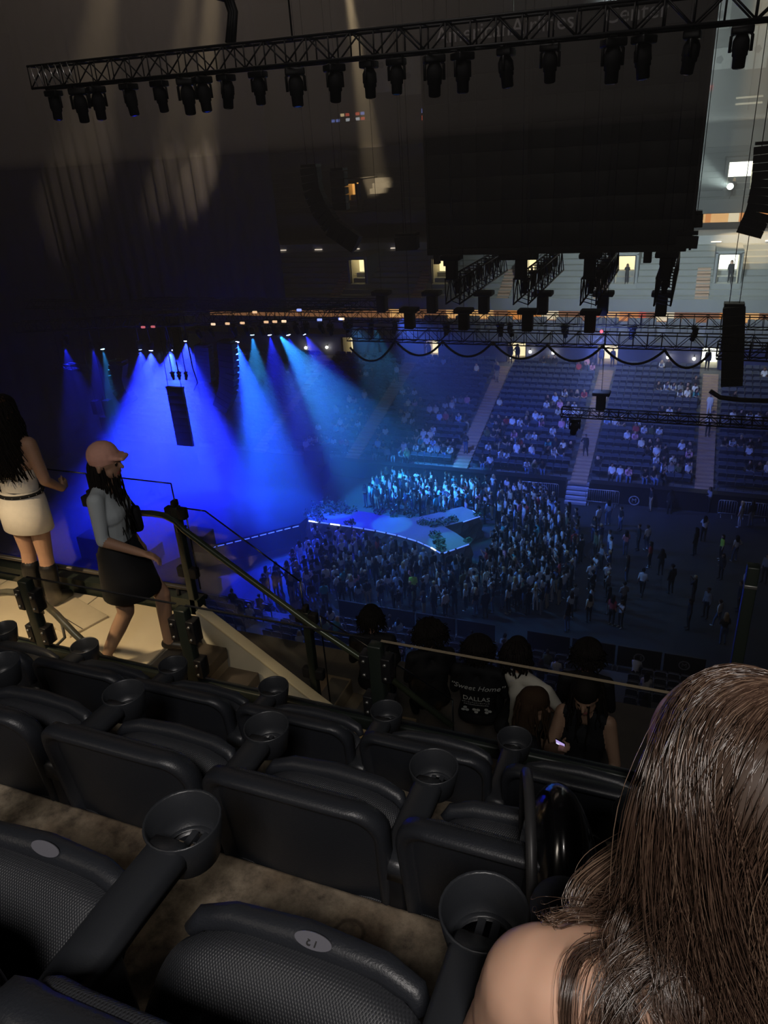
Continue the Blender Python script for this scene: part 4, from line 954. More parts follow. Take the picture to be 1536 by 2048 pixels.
# white stringer wall on the outer side
M_STR = mat('stringer_offwhite', (.50, .47, .40), .6, noise=.08, scale=3); M_STRC = mat('stringer_cap', (.66, .56, .38), .5)
p0 = at(398, 1222, y=4.0); p1 = at(722, 1472, y=4.0)
ye = 3.98
t = thing('stringer_wall', 'off-white sloping side wall beside the stair', 'stringer', (p0.x, ye, p0.z))
dx, dz = p1.x - p0.x, p1.z - p0.z
g = MB(); pts = [(-.02, 0), (.0, -1.0), (dx + .35, dz - 1.0), (dx + .35, dz - .25), (dx, dz)]; n = 5
g.add([(x, 0, z) for x, z in pts] + [(x, .07, z) for x, z in pts], [tuple(range(n)), tuple(range(2 * n - 1, n - 1, -1))] + [(i, n + i, n + (i + 1) % n, (i + 1) % n) for i in range(n)]); g.build('panel', M_STR, t)
g = MB(); ang = math.atan2(dz, dx); L = math.hypot(dx, dz)
g.bbox((-.01, -.012, 0), (L + .01, .082, .022), .005, 0, Matrix.Rotation(-ang, 4, 'Y')); g.build('cap', M_STRC, t)
# ---- lower loge rows beyond the stair: brown stepped blocks
t = bpy.data.objects.new('floor_loge', None); C.objects.link(t); struct(t, 'brown stepped blocks beside the stair'); 
M_BRN = mat('brown_block', (.20, .14, .09), .6, noise=.3, scale=5)
for i in range(5):
    x0 = -2.75 + i * .30; z = 17.80 - .15 * i
    o = MB().bbox((x0, 4.20, z - .5), (x0 + .31, 4.76, z), .012).build('block', M_BRN, t)
    MB().box((x0 + .13, 4.24, z), (x0 + .30, 4.72, z + .003)).build('dark_inlay', M_TREAD, o)
struct(MB().box((-6, 4.77, 15.4), (4.0, 6.1, 17.0)).build('floor_loge_slab', M_TREAD), 'dark slab under the people at the foot of the stair')
struct(MB().box((-1.24, 3.2, 15.4), (4.0, 4.77, 17.1)).build('floor_loge_tread', M_TREAD), 'dark tread behind the people at the foot of the stair')
# dark tall post at the end of the guard
t = thing('tall_post', 'tall dark flat post standing beyond the guard rail near the long hair', 'post', (at(1490, 1230, y=3.5).x, 3.5, 17.1))
MB().bbox((-.028, -.03, 0), (.028, .03, at(1505, 1130, y=3.5).z - 17.1), .006).build('post', M_RAIL, t); MB().bbox((-.03, -.034, at(1500, 1165, y=3.5).z - 17.12), (.03, .034, at(1500, 1165, y=3.5).z - 17.1), .004).build('reflection_band', GREYMETAL, t)  # added grey band stands in for a small bright reflection

# ================================================================== PEOPLE
def organic(caps, voxel, smooth=4, tris=None):
    """union of tapered capsules (p0, r0, p1, r1, slot) -> one smooth closed mesh with a slot per face"""
    g = MB()
    for p0, r0, p1, r1, sl in caps:
        p0 = Vector(p0); p1 = Vector(p1)
        n = 8 if max(r0, r1) < .02 else 14
        g.sphere(p0, r0, n, max(5, n // 2 + 1)); g.sphere(p1, r1, n, max(5, n // 2 + 1))
        if (p1 - p0).length > 1e-4: g.cyl(p0, p1, r0, r1, n)
    me = g.mesh('tmp', [])
    mods = [('REMESH', {'mode': 'VOXEL', 'voxel_size': voxel}), ('SMOOTH', {'factor': .5, 'iterations': smooth})]
    r = evald(me, mods)
    if tris:
        k = tris / max(1, 2 * len(r.polygons))
        if k < 1: r = evald(r, [('DECIMATE', {'ratio': k})])
    n = len(r.polygons); co = np.zeros(n * 3); r.polygons.foreach_get('center', co); co = co.reshape(-1, 3)
    best = np.full(n, 1e9); slot = np.zeros(n, int)
    for p0, r0, p1, r1, sl in caps:
        a = np.array(p0, float); d = np.array(p1, float) - a; L = d @ d
        t = np.clip(((co - a) @ d) / L, 0, 1) if L > 1e-9 else np.zeros(n)
        ds = np.linalg.norm(co - a - t[:, None] * d, axis=1) - (r0 + (r1 - r0) * t)
        w = ds < best; best[w] = ds[w]; slot[w] = sl
    r.materials.clear()
    r.polygons.foreach_set('material_index', slot.tolist()); r.polygons.foreach_set('use_smooth', [True] * n)
    return r
TOP, FORE, BOT, SHIN, SHOE, SKIN, HAIR, LIP, EYE = range(9)
def V(*a): return Vector(a)
def hand_caps(wr, d, nrm, side, curl=.5, s=1.0, sl=SKIN, spread=.25):
    """palm and five fingers; d = pointing direction, nrm = back-of-hand normal, side = +1 thumb along d x nrm"""
    d = Vector(d).normalized(); nrm = (Vector(nrm) - d * Vector(nrm).dot(d)).normalized(); lat = d.cross(nrm) * side
    out = [(wr, .024 * s, wr + d * .02 * s, .024 * s, sl)]
    k = wr + d * .085 * s
    for q in (-.024, -.008, .008, .024): out.append((wr + d * .02 * s + lat * q * .6 * s, .015 * s, k + lat * q * s, .0125 * s, sl))
    for i, (q, L) in enumerate(((.026, .072), (.009, .080), (-.009, .074), (-.025, .058))):
        b0 = k + lat * q * s; dd = (d + lat * q * spread * 8).normalized(); a = curl * .8
        b1 = b0 + (dd * math.cos(a) - nrm * math.sin(a)) * L * .5 * s; a2 = curl * 1.9
        b2 = b1 + (dd * math.cos(a2) - nrm * math.sin(a2)) * L * .5 * s
        out += [(b0, .0098 * s, b1, .009 * s, sl), (b1, .009 * s, b2, .0078 * s, sl)]
    t0 = wr + d * .025 * s + lat * .022 * s; t1 = t0 + (d * .6 + lat * .75 - nrm * .25).normalized() * .042 * s; t2 = t1 + (d * .9 + lat * .2 - nrm * .35 * curl).normalized() * .034 * s
    return out + [(t0, .0125 * s, t1, .0105 * s, sl), (t1, .0105 * s, t2, .009 * s, sl)]
STAND = dict(pel=V(0, 0, .93), che=V(0, .01, 1.25), nec=V(0, 0, 1.43), hd=V(0, .02, 1.585), shl=V(-.165, 0, 1.385), shr=V(.165, 0, 1.385), ell=V(-.215, -.02, 1.11), elr=V(.215, -.02, 1.11), wrl=V(-.22, .05, .87), wrr=V(.22, .05, .87),
             hil=V(-.085, 0, .90), hir=V(.085, 0, .90), knl=V(-.10, .02, .49), knr=V(.10, .02, .49), anl=V(-.105, -.02, .08), anr=V(.105, -.02, .08), tol=V(-.12, .13, .035), tor=V(.12, .13, .035))
SIT = dict(STAND, pel=V(0, 0, .50), che=V(0, .0, .82), nec=V(0, .01, 1.0), hd=V(0, .04, 1.15), shl=V(-.165, 0, .955), shr=V(.165, 0, .955), ell=V(-.21, .06, .69), elr=V(.21, .06, .69), wrl=V(-.12, .28, .60), wrr=V(.12, .28, .60),
           hil=V(-.085, .02, .47), hir=V(.085, .02, .47), knl=V(-.11, .43, .50), knr=V(.11, .43, .50), anl=V(-.11, .40, .08), anr=V(.11, .40, .08), tol=V(-.12, .54, .035), tor=V(.12, .54, .035))
def human(P, hair='short', hy=0.0, hp=0.0, detail=False, fem=False, sleeve=TOP, shin=SHIN, fore=FORE, hands=None, top_chest=TOP, slim=1.0, thigh=BOT):
    J = dict(STAND); J.update(P); c = []
    rv = (J['hir'] - J['hil']).normalized(); sv = (J['shr'] - J['shl']).normalized(); s = slim
    c += [(J['pel'] - rv * .065, .105 * s, J['pel'] + rv * .065, .105 * s, BOT)]
    w = J['pel'].lerp(J['che'], .55); wr_ = .088 if fem else .098
    c += [(w - sv * .045, wr_ * s, w + sv * .045, wr_ * s, TOP), (J['che'] - sv * .07, .100 * s, J['che'] + sv * .07, .100 * s, TOP)]
    for q in (-.05, .05): c.append((J['pel'] + rv * q, .095 * s, w + sv * q * .9, wr_ * s, TOP)); c.append((w + sv * q, wr_ * s, J['che'] + sv * q * 1.2, .1 * s, TOP))
    yk = J['shl'].lerp(J['shr'], .5)
    c += [(J['shl'], .052 * s, yk + V(0, 0, .03), .058 * s, top_chest), (J['shr'], .052 * s, yk + V(0, 0, .03), .058 * s, top_chest)]
    for q in (-.08, .08): c.append((J['che'] + sv * q, .098 * s, yk + sv * q + V(0, 0, -.01), .068 * s, top_chest))
    c += [(J['nec'] - V(0, 0, .02), .055, J['hd'] - V(0, 0, .09), .050, SKIN)]
    for k in 'lr':
        c += [(J['sh' + k], .056 * s, J['el' + k], .041 * s, sleeve), (J['el' + k], .040 * s, J['wr' + k], .027, fore),
              (J['hi' + k], .092 * s, J['kn' + k], .058, thigh), (J['kn' + k], .056, J['kn' + k].lerp(J['an' + k], .35), .055, shin), (J['kn' + k].lerp(J['an' + k], .35), .055, J['an' + k], .038, shin), (J['an' + k] + V(0, -.02, -.03), .040, J['to' + k], .034, SHOE)]
        d = (J['wr' + k] - J['el' + k]).normalized()
        if detail:
            h = (hands or {}).get(k, {})
            c += hand_caps(J['wr' + k], h.get('d', d), h.get('n', V(0, 1, 0) if abs(d.y) < .8 else V(0, 0, 1)), h.get('side', 1 if k == 'l' else -1), h.get('curl', .45))
        else: c.append((J['wr' + k], .028, J['wr' + k] + d * .09, .026, SKIN))
    # head
    Rm = Matrix.Rotation(hy, 3, 'Z') @ Matrix.Rotation(hp, 3, 'X'); H = J['hd']
    def h(p0, r0, p1, r1, sl): c.append((H + Rm @ Vector(p0), r0, H + Rm @ Vector(p1), r1, sl))
    h((0, -.012, .025), .088, (0, .012, .03), .086, SKIN); h((0, .035, -.02), .064, (0, .05, -.065), .042, SKIN); h((-.02, .03, -.045), .052, (.02, .03, -.045), .052, SKIN)
    if detail:
        h((0, .098, .005), .010, (0, .112, -.022), .014, SKIN); h((-.022, .088, -.058), .008, (.022, .088, -.058), .008, LIP)
        for q in (-1, 1): h((q * .033, .088, .008), .011, (q * .033, .089, .008), .011, EYE); h((q * .088, -.005, .0), .018, (q * .088, -.008, -.025), .013, SKIN)
    if hair == 'short': h((0, -.025, .045), .098, (0, .012, .062), .090, HAIR)
    elif hair == 'afro':
        for a in range(9):
            q = 2 * PI * a / 9; h((.042 * math.cos(q), -.022 + .04 * math.sin(q), .055 + .015 * math.sin(3 * q)), .078, (.025 * math.cos(q), -.022 + .025 * math.sin(q), .085), .076, HAIR)
    elif hair == 'cap':
        h((0, -.012, .055), .099, (0, .005, .058), .097, HAIR); h((-.055, .075, .055), .020, (.055, .075, .055), .020, HAIR); h((-.05, .105, .052), .018, (.05, .105, .052), .018, HAIR); h((-.04, .135, .046), .016, (.04, .135, .046), .016, HAIR)
    elif hair != 'none':
        h((0, -.025, .045), .100, (0, .010, .062), .092, HAIR); L = .42 if hair == 'verylong' else .27
        for q in (-.07, -.025, .025, .07): h((q, -.055, .02), .05, (q * 1.15, -.075, -L), .032, HAIR)
        for q in (-1, 1): h((q * .085, -.01, .02), .03, (q * .095, .0, -L * .62), .022, HAIR)
    return c

# ---- crowd library
def lerpP(base, **k): d = dict(base); d.update(k); return d
POSES = {
 'standing with arms down': STAND,
 'standing with folded arms': lerpP(STAND, ell=V(-.23, .03, 1.12), elr=V(.23, .03, 1.12), wrl=V(.03, .17, 1.14), wrr=V(-.03, .19, 1.17)),
 'holding up a phone': lerpP(STAND, elr=V(.22, .14, 1.24), wrr=V(.08, .30, 1.50), ell=V(-.21, .12, 1.20), wrl=V(-.02, .30, 1.48)),
 'in mid stride': lerpP(STAND, knl=V(-.09, .16, .50), anl=V(-.09, .20, .10), tol=V(-.1, .35, .05), knr=V(.09, -.04, .50), anr=V(.09, -.30, .14), tor=V(.1, -.17, .04), wrl=V(-.22, -.10, .90), wrr=V(.22, .20, .95)),
 'with hand on hip': lerpP(STAND, elr=V(.33, -.06, 1.14), wrr=V(.17, .05, 1.00), knl=V(-.14, .02, .49), anl=V(-.18, -.02, .08), tol=V(-.2, .12, .035)),
}
SITP = {
 'sitting upright': SIT,
 'sitting leaning forward': lerpP(SIT, che=V(0, .10, .80), nec=V(0, .17, .96), hd=V(0, .24, 1.09), shl=V(-.165, .15, .92), shr=V(.165, .15, .92), ell=V(-.2, .26, .68), elr=V(.2, .26, .68), wrl=V(-.06, .42, .66), wrr=V(.06, .42, .66)),
}
def cloth(key, c): return mat('cloth_' + key.replace(' ', '_'), c, .85, noise=.15, scale=20)
SK = [mat('skin_light', (.52, .33, .24), .55), mat('skin_tan', (.36, .21, .14), .55), mat('skin_deep', (.16, .085, .055), .55)]
HR = {'black': mat('hair_black', (.010, .008, .007), .8, spec=.15), 'brown': mat('hair_brown', (.045, .025, .014), .8, spec=.15), 'blond': mat('hair_blond', (.34, .24, .12), .5)}
LIPM = mat('lip', (.30, .10, .09), .4); EYEM = mat('eye_dark', (.02, .015, .012), .2)
CL = {'white': (.58, .58, .60), 'black': (.014, .014, .016), 'grey': (.22, .22, .24), 'navy': (.03, .04, .10), 'pale blue': (.35, .48, .70), 'red': (.38, .04, .04), 'pink': (.62, .28, .36), 'olive': (.10, .11, .05), 'cream': (.62, .55, .42), 'lime': (.45, .75, .08), 'denim': (.08, .13, .26), 'khaki': (.36, .29, .19), 'teal': (.05, .28, .30)}
OUTFITS = [('white', 'black', 'bare'), ('black', 'black', 'long'), ('black', 'denim', 'bare'), ('white', 'denim', 'bare'), ('grey', 'black', 'long'), ('navy', 'khaki', 'bare'), ('pale blue', 'denim', 'bare'), ('black', 'khaki', 'bare'), ('cream', 'black', 'bare'), ('red', 'black', 'bare'), ('olive', 'black', 'long'), ('pink', 'denim', 'bare'), ('white', 'white', 'bare'), ('teal', 'black', 'bare'), ('black', 'grey', 'long'), ('lime', 'black', 'bare')]
BODY = {}
def crowd_mesh(pose, sit, hair, tris):
    k = (pose, hair, tris)
    if k not in BODY: BODY[k] = organic(human((SITP if sit else POSES)[pose], hair), .026, 3, tris)
    return BODY[k]
PM = {}
def person_mesh(pose, sit, hair, of, skin, hc, tris=420):
    k = (pose, hair, of, skin, hc, tris)
    if k not in PM:
        me = crowd_mesh(pose, sit, hair, tris).copy(); t, b, sl = OUTFITS[of]
        T = cloth(t, CL[t]); B = cloth(b, CL[b])
        for m_ in (T, T if sl == 'long' else SK[skin], B, B, cloth('shoe white' if of % 3 == 0 else 'shoe black', (.6, .6, .6) if of % 3 == 0 else (.02, .02, .02)), SK[skin], HR[hc]): me.materials.append(m_)
        me.name = 'person'; PM[k] = me
    return PM[k]
rp = random.Random(21)
CROWD = []        # (x, y, z, yaw, pose, sit, hair, outfit, skin, haircol, where, scale)
def inpoly(x, y, poly):
    c = False; j = len(poly) - 1
    for i in range(len(poly)):
        if (poly[i][1] > y) != (poly[j][1] > y) and x < (poly[j][0] - poly[i][0]) * (y - poly[i][1]) / (poly[j][1] - poly[i][1]) + poly[i][0]: c = not c
        j = i
    return c
taken = []
def rnd_person(x, y, z, yaw, where, sit=False, of=None, pose=None):
    po = pose or (rp.choice(list(SITP)) if sit else rp.choices(list(POSES), [5, 3, 2.2, 1, 1.5])[0])
    if of is None: of = rp.choices(range(15), [4.2, 5, 3, 3, 1.4, 1, 1.6, 1.6, 1.4, .6, .8, .7, 1.2, .9, 1])[0]
    CROWD.append((x, y, z, yaw, po, sit, rp.choice(['short', 'long']), of, rp.choice([0, 1, 1, 2]), rp.choices(['black', 'brown', 'blond'], [5, 3, 1])[0], where, rp.uniform(.93, 1.05)))
def fill(poly, n, d, face, where):
    xs = [p[0] for p in poly]; ys = [p[1] for p in poly]; k = 0; tr = 0
    while k < n and tr < n * 60:
        tr += 1; x = rp.uniform(min(xs), max(xs)); y = rp.uniform(min(ys), max(ys))
        if not inpoly(x, y, poly): continue
        if any(inpoly(x + ox, y + oy, runw) for ox, oy in ((.5, 0), (-.5, 0), (0, .5), (0, -.5), (0, 0))): continue
        if x < -20.3 and y > 32 : continue
        if any((x - a) ** 2 + (y - c) ** 2 < d * d for a, c in taken): continue
        taken.append((x, y)); k += 1
        yaw = math.atan2(face[1] - y, face[0] - x) - PI / 2 + rp.gauss(0, .45)
        rnd_person(x, y, 0, yaw, where)
# security guard in a hi-vis shirt and loose figures on open floor
for px, py in [(828, 1200)]:
    p = at(px, py, z=0); taken.append((p.x, p.y)); rnd_person(p.x, p.y, 0, .3, 'by the floor barriers', False, 15, 'standing with arms down')
for px, py, of in [(1134, 1262, 2), (1222, 1250, 9), (1240, 1255, 0), (1245, 1222, 4), (1282, 1194, 0), (1292, 1100, 3), (1275, 1100, 1), (1340, 1187, 1), (1325, 1185, 14), (1388, 1110, 1), (1405, 1083, 0), (1413, 1088, 8), (1440, 1120, 15), (1468, 1122, 3), (1440, 1158, 1), (1426, 1160, 11), (1385, 1205, 1), (1375, 1258, 1), (1410, 1235, 4), (1434, 1255, 3), (1444, 1288, 2), (1478, 1055, 12), (1499, 1053, 14), (1486, 1190, 3), (1475, 1220, 1), (1415, 1024, 4), (1338, 1028, 1), (1300, 1022, 7), (1180, 1180, 0), (1212, 1178, 0), (1195, 1062, 3), (1215, 1050, 6), (1250, 1110, 11), (1252, 1165, 2), (1298, 1135, 9), (1305, 1140, 1), (1527, 1165, 4), (1145, 1150, 2), (1240, 1060, 2), (1320, 1150, 1)]:
    p = at(px, py, z=0)
    if any((p.x - a) ** 2 + (p.y - c) ** 2 < .2 for a, c in taken): continue
    taken.append((p.x, p.y)); rnd_person(p.x, p.y, 0, rp.uniform(-.5, 2.6), 'on the open floor', False, of)
S = (-24, 38.5)
fill([(-20.0, 30.6), (-12.0, 30.4), (-7.8, 31.4), (-8.0, 34.6), (-11, 34.9), (-17, 36.4), (-20, 36.6)], 140, .47, S, 'between runway and barriers')
fill([(-9.3, 32.0), (-5.2, 32.3), (-4.4, 34.5), (-4.2, 38.5), (-5.0, 42.0), (-7.5, 44.8), (-9.2, 44.0), (-9.6, 41.3), (-9.3, 39.0), (-9.2, 36.0)], 185, .45, S, 'at the runway tip')
fill([(-19.5, 42.2), (-14, 41.6), (-10, 41.6), (-7.6, 43.2), (-7.5, 45.4), (-12, 46.0), (-19.0, 46.0)], 120, .46, S, 'beyond the runway')
fill([(-4.2, 31.8), (-2.0, 32.5), (-2.2, 40), (-4.4, 42)], 16, .8, S, 'on the open floor')
fill([(-20.5, 29.8), (-16.2, 29.8), (-18, 31.4), (-20.5, 31.6)], 9, .6, S, 'between runway and barriers')
# spectators in the far stand (clusters)
farseats = set()
def sit_far(i, x):
    y, z = far_row(i); rnd_person(x, y + .42, z - .02, PI + .25 + rp.gauss(0, .25), 'in the stand across the floor', True)
for _ in range(400):
    i = min(NR - 1, int(abs(rp.gauss(0, 7)))); x = rp.uniform(-27, 8.5) if rp.random() < .8 else rp.uniform(-22, -6)
    if min(abs(x - a) for a in AIS) < .95: continue
    for q in range(rp.choice([1, 2, 2, 3, 4])):
        k = round((x + q * .52) / .52)
        xx = k * .52
        if (i, k) in farseats or min(abs(xx - a) for a in AIS) < .8: continue
        farseats.add((i, k)); sit_far(i, xx)
    if len(farseats) > 255: break
for xa, i in [(-14.1, 14), (-5.7, 3), (2.1, 7), (2.1, 10), (-14.1, 2), (-22.6, 13)]:
    y, z = far_row(i); rnd_person(xa, y + .2, z + .12, PI, 'on an aisle of the far stand')
for x in (-13.9, -13.3, -6.3, -5.4, -21.3, 1.8):
    rnd_person(x, YC - .5, ZC, PI, 'in a lit doorway of the concourse', False, 1)
rnd_person(2.35, 73.3, 16.55, PI, 'at the glaring top doorway', False, 1)
for x in (-13.5, -5.0, 2.7): rnd_person(x, 65.7, 11.0, PI, 'at a vomitory of the upper stand', False, 1)
# near lower stand
NN, ND_, NH = 16, .82, .25
def near_row(i): return 28.2 - i * ND_, .55 + i * NH
b = MB()
for i in range(NN):
    y, z = near_row(i); b.box((-30, y - ND_, -.2), (6, y, z))
struct(b.build('floor_near_stand', M_CONC), 'stepped concrete of the lower stand on the near side')
NA = [-17.6, -9.6, -1.6]
nearocc = set()
for _ in range(300):
    i = int(rp.random() * 13); k = round(rp.uniform(-21, 1.2) / .52)
    if (i, k) in nearocc or min(abs(k * .52 - a) for a in NA) < .75: continue
    nearocc.add((i, k)); y, z = near_row(i); rnd_person(k * .52, y - .42, z - .02, rp.gauss(0, .3), 'in the near lower stand', True)
    if len(nearocc) > 95: break
# ---- rank by size in view: the largest 288 are individuals, the others one joined crowd
def seen(c):
    x, y, d = proj((c[0], c[1], c[2] + .8)); return -30 < x < 1566 and 0 < y < 1415 and (y < 1215 + (x - 400) * .62 or x > 720) and x > 380
vis = [c for c in CROWD if seen(c)]
vis.sort(key=lambda c: proj((c[0], c[1], c[2]))[2] * (1.35 if c[5] else 1.0))
hid = vis[288:]; vis = vis[:288]
for c in vis:
    x, y, z, yaw, po, sit, hair, of, sk, hc, where, sc = c
    o = link('person', person_mesh(po, sit, hair, of, sk, hc), None, (x, y, z), (0, 0, yaw)); o.scale = (sc, sc, sc)
    t, bo, sl = OUTFITS[of]
    lab = '%s-haired person in %s top and %s trousers %s %s' % (hc, t, bo, po, where)
    for w_ in ((' and %s trousers' % bo, ''), ('standing with', 'with')):
        if len(lab.split()) > 16: lab = lab.replace(*w_)
    tag(o, lab, 'person', lab)
# joined remainder
allmats = []; mi = {}
VV, FF, MI_ = [], [], []
off = 0
for c in hid:
    x, y, z, yaw, po, sit, hair, of, sk, hc, where, sc = c
    me = person_mesh(po, sit, hair, of, sk, hc, 170); nv = len(me.vertices); co = np.zeros(nv * 3); me.vertices.foreach_get('co', co); co = co.reshape(-1, 3) * sc
    cs, sn = math.cos(yaw), math.sin(yaw); VV.append(np.stack([co[:, 0] * cs - co[:, 1] * sn + x, co[:, 0] * sn + co[:, 1] * cs + y, co[:, 2] + z], 1))
    for p in me.polygons:
        FF.append([v + off for v in p.vertices]); m_ = me.materials[p.material_index]
        if m_.name not in mi: mi[m_.name] = len(allmats); allmats.append(m_)
        MI_.append(mi[m_.name])
    off += nv
me = bpy.data.meshes.new('crowd'); me.from_pydata(np.concatenate(VV).tolist(), [], FF)
for m_ in allmats: me.materials.append(m_)
me.polygons.foreach_set('material_index', MI_); me.polygons.foreach_set('use_smooth', [True] * len(FF))
tag(link('crowd', me), 'many small spectators across the floor and the opposite stand', 'crowd', kind='stuff')

# ================================================================== SMALL SEATS OF THE BOWL
M_BSEAT = mat('bowl_seat_plastic', (.050, .055, .075), .45, noise=.15, scale=3)
def bowl_seat():
    g = MB()
    vs = [(-.23, -.06, .38), (.23, -.06, .38), (.23, -.13, .80), (.16, -.145, .86), (-.16, -.145, .86), (-.23, -.13, .80)]
    g.add(vs + [(x, y + .05, z) for x, y, z in vs], [(5, 4, 3, 2, 1, 0), (6, 7, 8, 9, 10, 11)] + [(i, (i + 1) % 6, 6 + (i + 1) % 6, 6 + i) for i in range(6)])
    a = Matrix.Translation((0, -.03, .40)) @ Matrix.Rotation(R_(58), 4, 'X'); g.box((-.22, 0, -.03), (.22, .38, .03), 0, a)
    g.box((.235, -.06, 0), (.265, .0, .60)); g.box((.235, -.06, .58), (.265, .22, .62))
    return g
seat_mesh = bowl_seat().mesh('stadium_seat', M_BSEAT)
slots = []
for i in range(NN):
    y, z = near_row(i)
    for k in range(-44, 8):
        if (i, k) in nearocc or min(abs(k * .52 - a) for a in NA) < .7: continue
        slots.append((k * .52, y - .50, z, 0.0, 'near'))
for i in range(NR):
    y, z = far_row(i)
    for k in range(-80, 27):
        if (i, k) in farseats or min(abs(k * .52 - a) for a in AIS) < .8: continue
        slots.append((k * .52, y + .50, z, PI, 'far'))
vs_ = []
for s in slots:
    px, py, d = proj((s[0], s[1], s[2] + .5))
    if -20 < px < 1556 and py < 1410 and (s[4] == 'far' or ((py < 1215 + (px - 400) * .62 or px > 760) and px > 390)): vs_.append((d, s))
vs_.sort(key=lambda a: a[0])
for d, s in vs_[:270]:
    o = link('stadium_seat', seat_mesh, None, s[:3], (0, 0, s[3]))
    lab = 'small dark blue tip-up seat in the near lower stand' if s[4] == 'near' else 'small dark blue tip-up seat in the stand across the floor'
    tag(o, lab, 'seat', 'seats of the near lower stand' if s[4] == 'near' else 'seats of the far lower stand')
base = np.array([tuple(v.co) for v in seat_mesh.vertices]); bf = [tuple(p.vertices) for p in seat_mesh.polygons]; VV, FF, off = [], [], 0
for d, s in vs_[270:]:
    sg = -1 if s[3] else 1; VV.append(base * np.array([sg, sg, 1]) + np.array(s[:3])); FF += [tuple(v + off for v in f) for f in bf]; off += len(base)
me = bpy.data.meshes.new('seat_rows'); me.from_pydata(np.concatenate(VV).tolist(), [], FF); me.materials.append(M_BSEAT)
tag(link('seat_rows', me), 'dark blue seats filling the stand across the floor', 'seating', kind='stuff')

# ================================================================== BARRIERS
M_BAR = mat('barrier_black', (.013, .014, .02), .5, noise=.2, scale=3)
def emblem(parent, loc, r=.26):
    g = MB(); g.lathe([(r * .8, 0), (r, 0), (r, .012), (r * .8, .012)], 20, 0, False); g.v = [(x, -z, y) for x, y, z in g.v]
    e = g.build('emblem_ring', M_EMBL, parent, loc)
    me = text_mesh('M', r * 1.25, .006); me.materials.append(M_EMBL); me.transform(Matrix.Rotation(PI / 2, 4, 'X')); link('emblem_mark', me, e, (0, -.008, 0))
xs = [at(px, 1240, y=29.3).x for px in (679, 753, 831, 912, 992)] ; xs2 = [at(px, 1290, y=29.3).x for px in (1052, 1142, 1234, 1329, 1420)]
for grp in (xs, xs2):
    for q, (a, c) in enumerate(zip(grp, grp[1:])):
        e = grp is xs2 and a > xs2[1] + .5
        t = thing('crowd_barrier', ('black floor barrier panel with a round pale emblem, %s of its run' % ORD[q]) if e else ('plain black floor barrier panel, %s of the %s run of panels' % (ORD[q], 'stage-side' if grp is xs else 'open-floor')), 'barrier', ((a + c) / 2, 29.3, 0), 0, 'emblem barrier panels' if e else 'plain barrier panels')
        hw = (c - a) / 2 - .05
        MB().bbox((-hw, -.04, .12), (hw, .04, 1.2), .02).build('panel', M_BAR, t)
        for sx in (-1, 1):
            MB().box((sx * (hw - .06) - .03, -.35, 0), (sx * (hw - .06) + .03, .35, .05)).build('foot', GREYMETAL, t); MB().box((sx * (hw - .06) - .02, -.02, .05), (sx * (hw - .06) + .02, .02, .14)).build('leg', STEEL, t)
        if e: emblem(t, (0, -.05, .72), .24)
for px, py in [(1008, 972), (1086, 979), (1268, 1001)]:
    p = at(px, py, y=46.85); t = thing('wall_emblem', 'round pale emblem printed on the black far boards', 'emblem', (p.x, 46.86, max(.35, p.z)), 0, 'round emblems on the far boards'); emblem(t, (0, -.012, 0), .34)
M_GALV = mat('galvanised_rail', (.38, .39, .42), .4, .6)
for px0, px1, py in [(1040, 1116, 992), (1170, 1236, 1008), (1434, 1470, 1032), (1478, 1536, 1036)]:
    a = at(px0, py, z=0); c = at(px1, py + (px1 - px0) * .09, z=0); L = (c - a).length
    t = thing('steel_barrier', 'bare steel crowd barrier with vertical bars near the far boards', 'barrier', a, math.atan2(c.y - a.y, c.x - a.x), 'steel barriers near the far boards')
    MB().tube([(0, 0, .1), (0, 0, 1.05), (.08, 0, 1.12), (L - .08, 0, 1.12), (L, 0, 1.05), (L, 0, .1)], .024).build('frame', M_GALV, t)
    MB().cyl((0, 0, .25), (L, 0, .25), .018).build('lower_rail', M_GALV, t)
    bm_ = MB().cyl((0, 0, .25), (0, 0, 1.12), .010, n=5).mesh('bar', M_GALV); n = int(L / .13)
    for i in range(1, n): link('bar', bm_, t, (i * L / n, 0, 0))
    for x in (.2, L - .2): MB().tube([(x, -.25, .03), (x, 0, .12), (x, .25, .03)], .02).build('foot', M_GALV, t)

